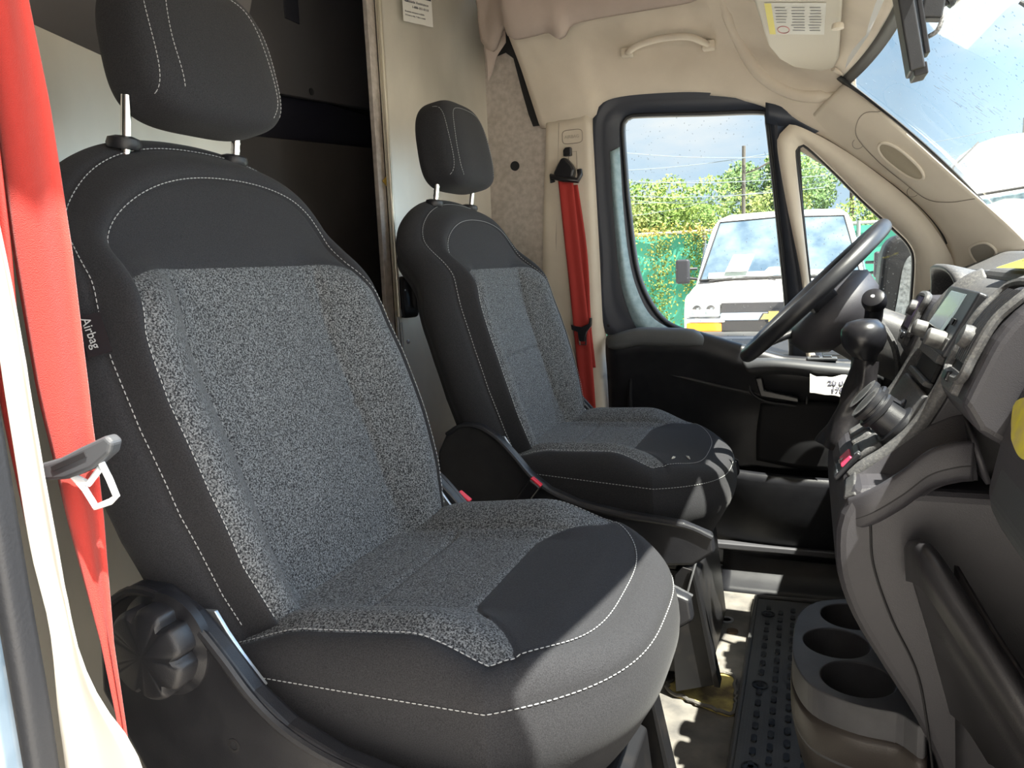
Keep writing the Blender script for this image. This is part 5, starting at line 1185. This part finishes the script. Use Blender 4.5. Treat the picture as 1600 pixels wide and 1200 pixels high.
# ---- fence with green mesh and creepers
fy = 13.5
fn = thing('boundary_fence', (0, fy, GZ), 'chain link fence with green privacy mesh behind the white van', 'fence')
vs = []; nxx = 120
for i in range(nxx):
    x = -7+14*i/(nxx-1)*1.3
    for z in (GZ, GZ+.7, 1.36): vs.append(Vector((x, fy+.02*math.sin(x*5), z)))
raw('privacy_mesh', vs, grid_faces(nxx, 3), M_SCREENF, fn)
m = MB(); m.tube([(-7, fy-.05, 1.40), (11, fy-.05, 1.40)], .03, 8); m.build('top_rail', M_GALV, fn)
for k in range(7):
    m = MB(); m.tube([(-6.4+2.6*k, fy-.06, GZ), (-6.4+2.6*k, fy-.06, 1.44)], .035, 8); m.build('fence_post', M_GALV, fn)
def leaves(name, n, fn_, size, material, parent, seed=0):
    rg = random.Random(seed); m = MB()
    for k in range(n):
        c = Vector(fn_(rg)); 
        if c is None: continue
        a = Vector((rg.uniform(-1, 1), rg.uniform(-1, 1), rg.uniform(-1, 1))).normalized(); b = a.orthogonal().normalized()
        s = size*rg.uniform(.6, 1.3)
        m.v += [c-a*s, c+b*s*.6, c+a*s, c-b*s*.6]; i = len(m.v)-4; m.f.append((i, i+1, i+2, i+3))
    return m.build(name, material, parent, False, recalc=False)
for k, (cx, w_) in enumerate([(-2.0, .5), (-1.35, .35), (-2.75, .4), (-.9, .3)]):
    o = leaves('creeper', 1000, lambda r, cx=cx, w_=w_: (cx+r.gauss(0, w_*.24)+.12*math.sin(r.random()*6), fy-.10-r.random()*.15, GZ+2.05*r.random()**.8), .028, M_VINE, None, 10+k)
    tag(o, ['creeper climbing the green fence left of the van, thickest of the four', 'creeper on the green fence just left of the van mirror', 'creeper on the green fence at the far left of the door glass', 'narrow creeper on the green fence touching the white van'][k], 'creeper', 'creepers on the fence')
tl = leaves('fence_top_vine', 900, lambda r: (r.uniform(-3.4, .0), fy-.1-r.random()*.1, 1.40+r.gauss(0, .07)), .028, mat('orange_vine', (.42, .30, .06), .7, col2=(.25, .32, .06), nscale=2), None, 44)
tag(tl, 'orange and green vine growing along the fence top rail', 'creeper')
# ---- trees beyond the fence
TR = [(-5.6, 24, 3.1, 1.8, 2, 'pale green tree at far left of the door window'), (-3.7, 25, 3.6, 1.7, 0, 'rounded light green tree left of the grey-green one'), (-1.6, 27, 4.1, 1.9, 1, 'grey-green tree directly left of the utility pole'), (-.2, 26, 4.4, 1.3, 1, 'tall dark tree right behind the utility pole'), (-.4, 23, 2.8, 1.2, 2, 'yellowish bush low behind the utility pole'), (3.0, 25, 3.3, 1.5, 0, 'tree at left of the small quarter window'), (1.9, 28, 4.2, 1.6, 1, 'broad dark tree in the middle of the quarter window'), (5.2, 24, 1.9, 1.6, 0, 'lower green tree at right of the quarter window')]
for k, (x, y, h, r0, mi, lb_) in enumerate(TR):
    t = thing('tree', (x, y, GZ), lb_+' beyond the fence', 'tree', 'trees beyond the fence')
    bl_ = []
    rg = random.Random(k*7+3)
    for q in range(16):
        bl_.append((x+rg.uniform(-1, 1)*r0*.8, y+rg.uniform(-1, 1)*r0*.5, rg.uniform(.6, h-.45), rg.uniform(.45, .8)))
    bl_.append((x, y, h-.55, .6))
    def pt_(r, bl_=bl_):
        b = r.choice(bl_); v = Vector((r.gauss(0, 1), r.gauss(0, 1), r.gauss(0, 1))).normalized()*b[3]*(.75+.3*r.random()); return (b[0]+v.x, b[1]+v.y, b[2]+v.z)
    leaves('crown', 8000, pt_, .062, M_LEAF[mi], t, k)
    m = MB(); m.tube([(x, y, GZ), (x+.1, y, 1.0), (x, y, h-.8)], [.14, .11, .05], 8); m.build('trunk', M_POLE, t)
# ---- utility poles and wires
up_ = thing('utility_pole', (-.78, 17, GZ), 'dark wooden utility pole with street lamp arm seen in the door window', 'utility pole')
m = MB(); m.tube([(-.78, 17, GZ), (-.78, 17, 3.32)], [.045, .04], 10); m.build('pole_shaft', M_POLE, up_)
m = MB(); m.tube(cr_pts([(-.78, 17, 2.72), (-.5, 17, 2.80), (-.2, 17, 2.94), (.05, 17, 2.95)], 12), .018, 6); m.build('lamp_arm', M_POLE, up_)
m = MB(); m.tube([(.05, 17, 2.95), (.22, 17, 2.94)], [.03, .045], 8); m.build('lamp_head', M_GALV, up_)
W_ = [((-4.5, 3.6), (.9, 2.98)), ((-4.5, 3.05), (.9, 3.22)), ((-4.5, 2.92), (.9, 2.55)), ((-4.5, 2.55), (.9, 2.3)), ((-4.5, 2.30), (.9, 2.42)), ((-4.5, 2.6), (-.78, 2.12)), ((-4.5, 1.95), (-.78, 2.35)), ((-4.5, 2.82), (.9, 2.75)), ((.9, 2.75), (4.0, 2.85)), ((.9, 3.15), (4.0, 3.20)), ((.9, 2.62), (4.0, 2.6))]
WL = ['highest thick overhead wire, sloping down to the right past the utility pole', 'thick wire crossing the pole near its top', 'thick wire sloping gently down to the lamp arm', 'thick wire meeting the pole below the lamp arm', 'thin level wire below the lamp arm', 'thin wire sloping steeply down to the pole above the tree tops', 'lowest wire at left, rising up to the pole', 'thin wire ending at the lamp arm', 'wire in the quarter window at lamp arm height', 'highest wire in the quarter window', 'lowest wire in the quarter window']
for k, (a, b) in enumerate(W_):
    m = MB(); pts = []
    for t in np.linspace(0, 1, 14): pts.append((a[0]+(b[0]-a[0])*t, 16.9+.02*k, a[1]+(b[1]-a[1])*t-.14*math.sin(math.pi*t)))
    m.tube(pts, .009 if k < 4 else .006, 5)
    o = m.build('overhead_wire', mat('wire_grey', (.20, .24, .28), .7), None)
    tag(o, WL[k], 'wire', 'overhead wires')
p2_ = thing('utility_pole', (5.0, 18, GZ), 'utility pole with transformer seen through the windscreen over the white truck', 'utility pole')
m = MB(); m.tube([(5.0, 18, GZ), (5.0, 18, 3.95)], .07, 8); m.build('pole_shaft', M_POLE, p2_)
box('transformer', (4.85, 17.95, 3.35), (.28, .25, .35), M_GALV, p2_, None, .03)
# ---- our own van's driver side mirror outside the quarter window
dm = thing('door_mirror', (.86, 1.12, .8), 'black exterior door mirror with wet glass outside the quarter window', 'mirror')
Q = [(.795, .70), (.803, .84), (.812, .925), (.835, .962), (.875, .972), (.925, .965), (.95, .90), (.95, .70), (.90, .64), (.82, .64)]
prism('mirror_housing', [tuple(q) for q in cr_pts(Q, 50, True)], 'y', 1.10, 1.24, M_RUB, dm, .02, 4)
raw('mirror_glass', [Vector((q[0]*.9+.087, 1.098, q[1]*.9+.075)) for q in cr_pts([(.845, .68), (.853, .82), (.868, .91), (.90, .935), (.93, .90), (.93, .68)], 40, True)], [tuple(range(40))], mat('wet_mirror', (.55, .60, .64), .25, .6, col2=(.25, .28, .30), nscale=90), dm, False)
m = MB(); m.tube([(.90, .985, .72), (.90, 1.11, .74)], .03, 10); m.build('mirror_arm', M_RUB, dm)
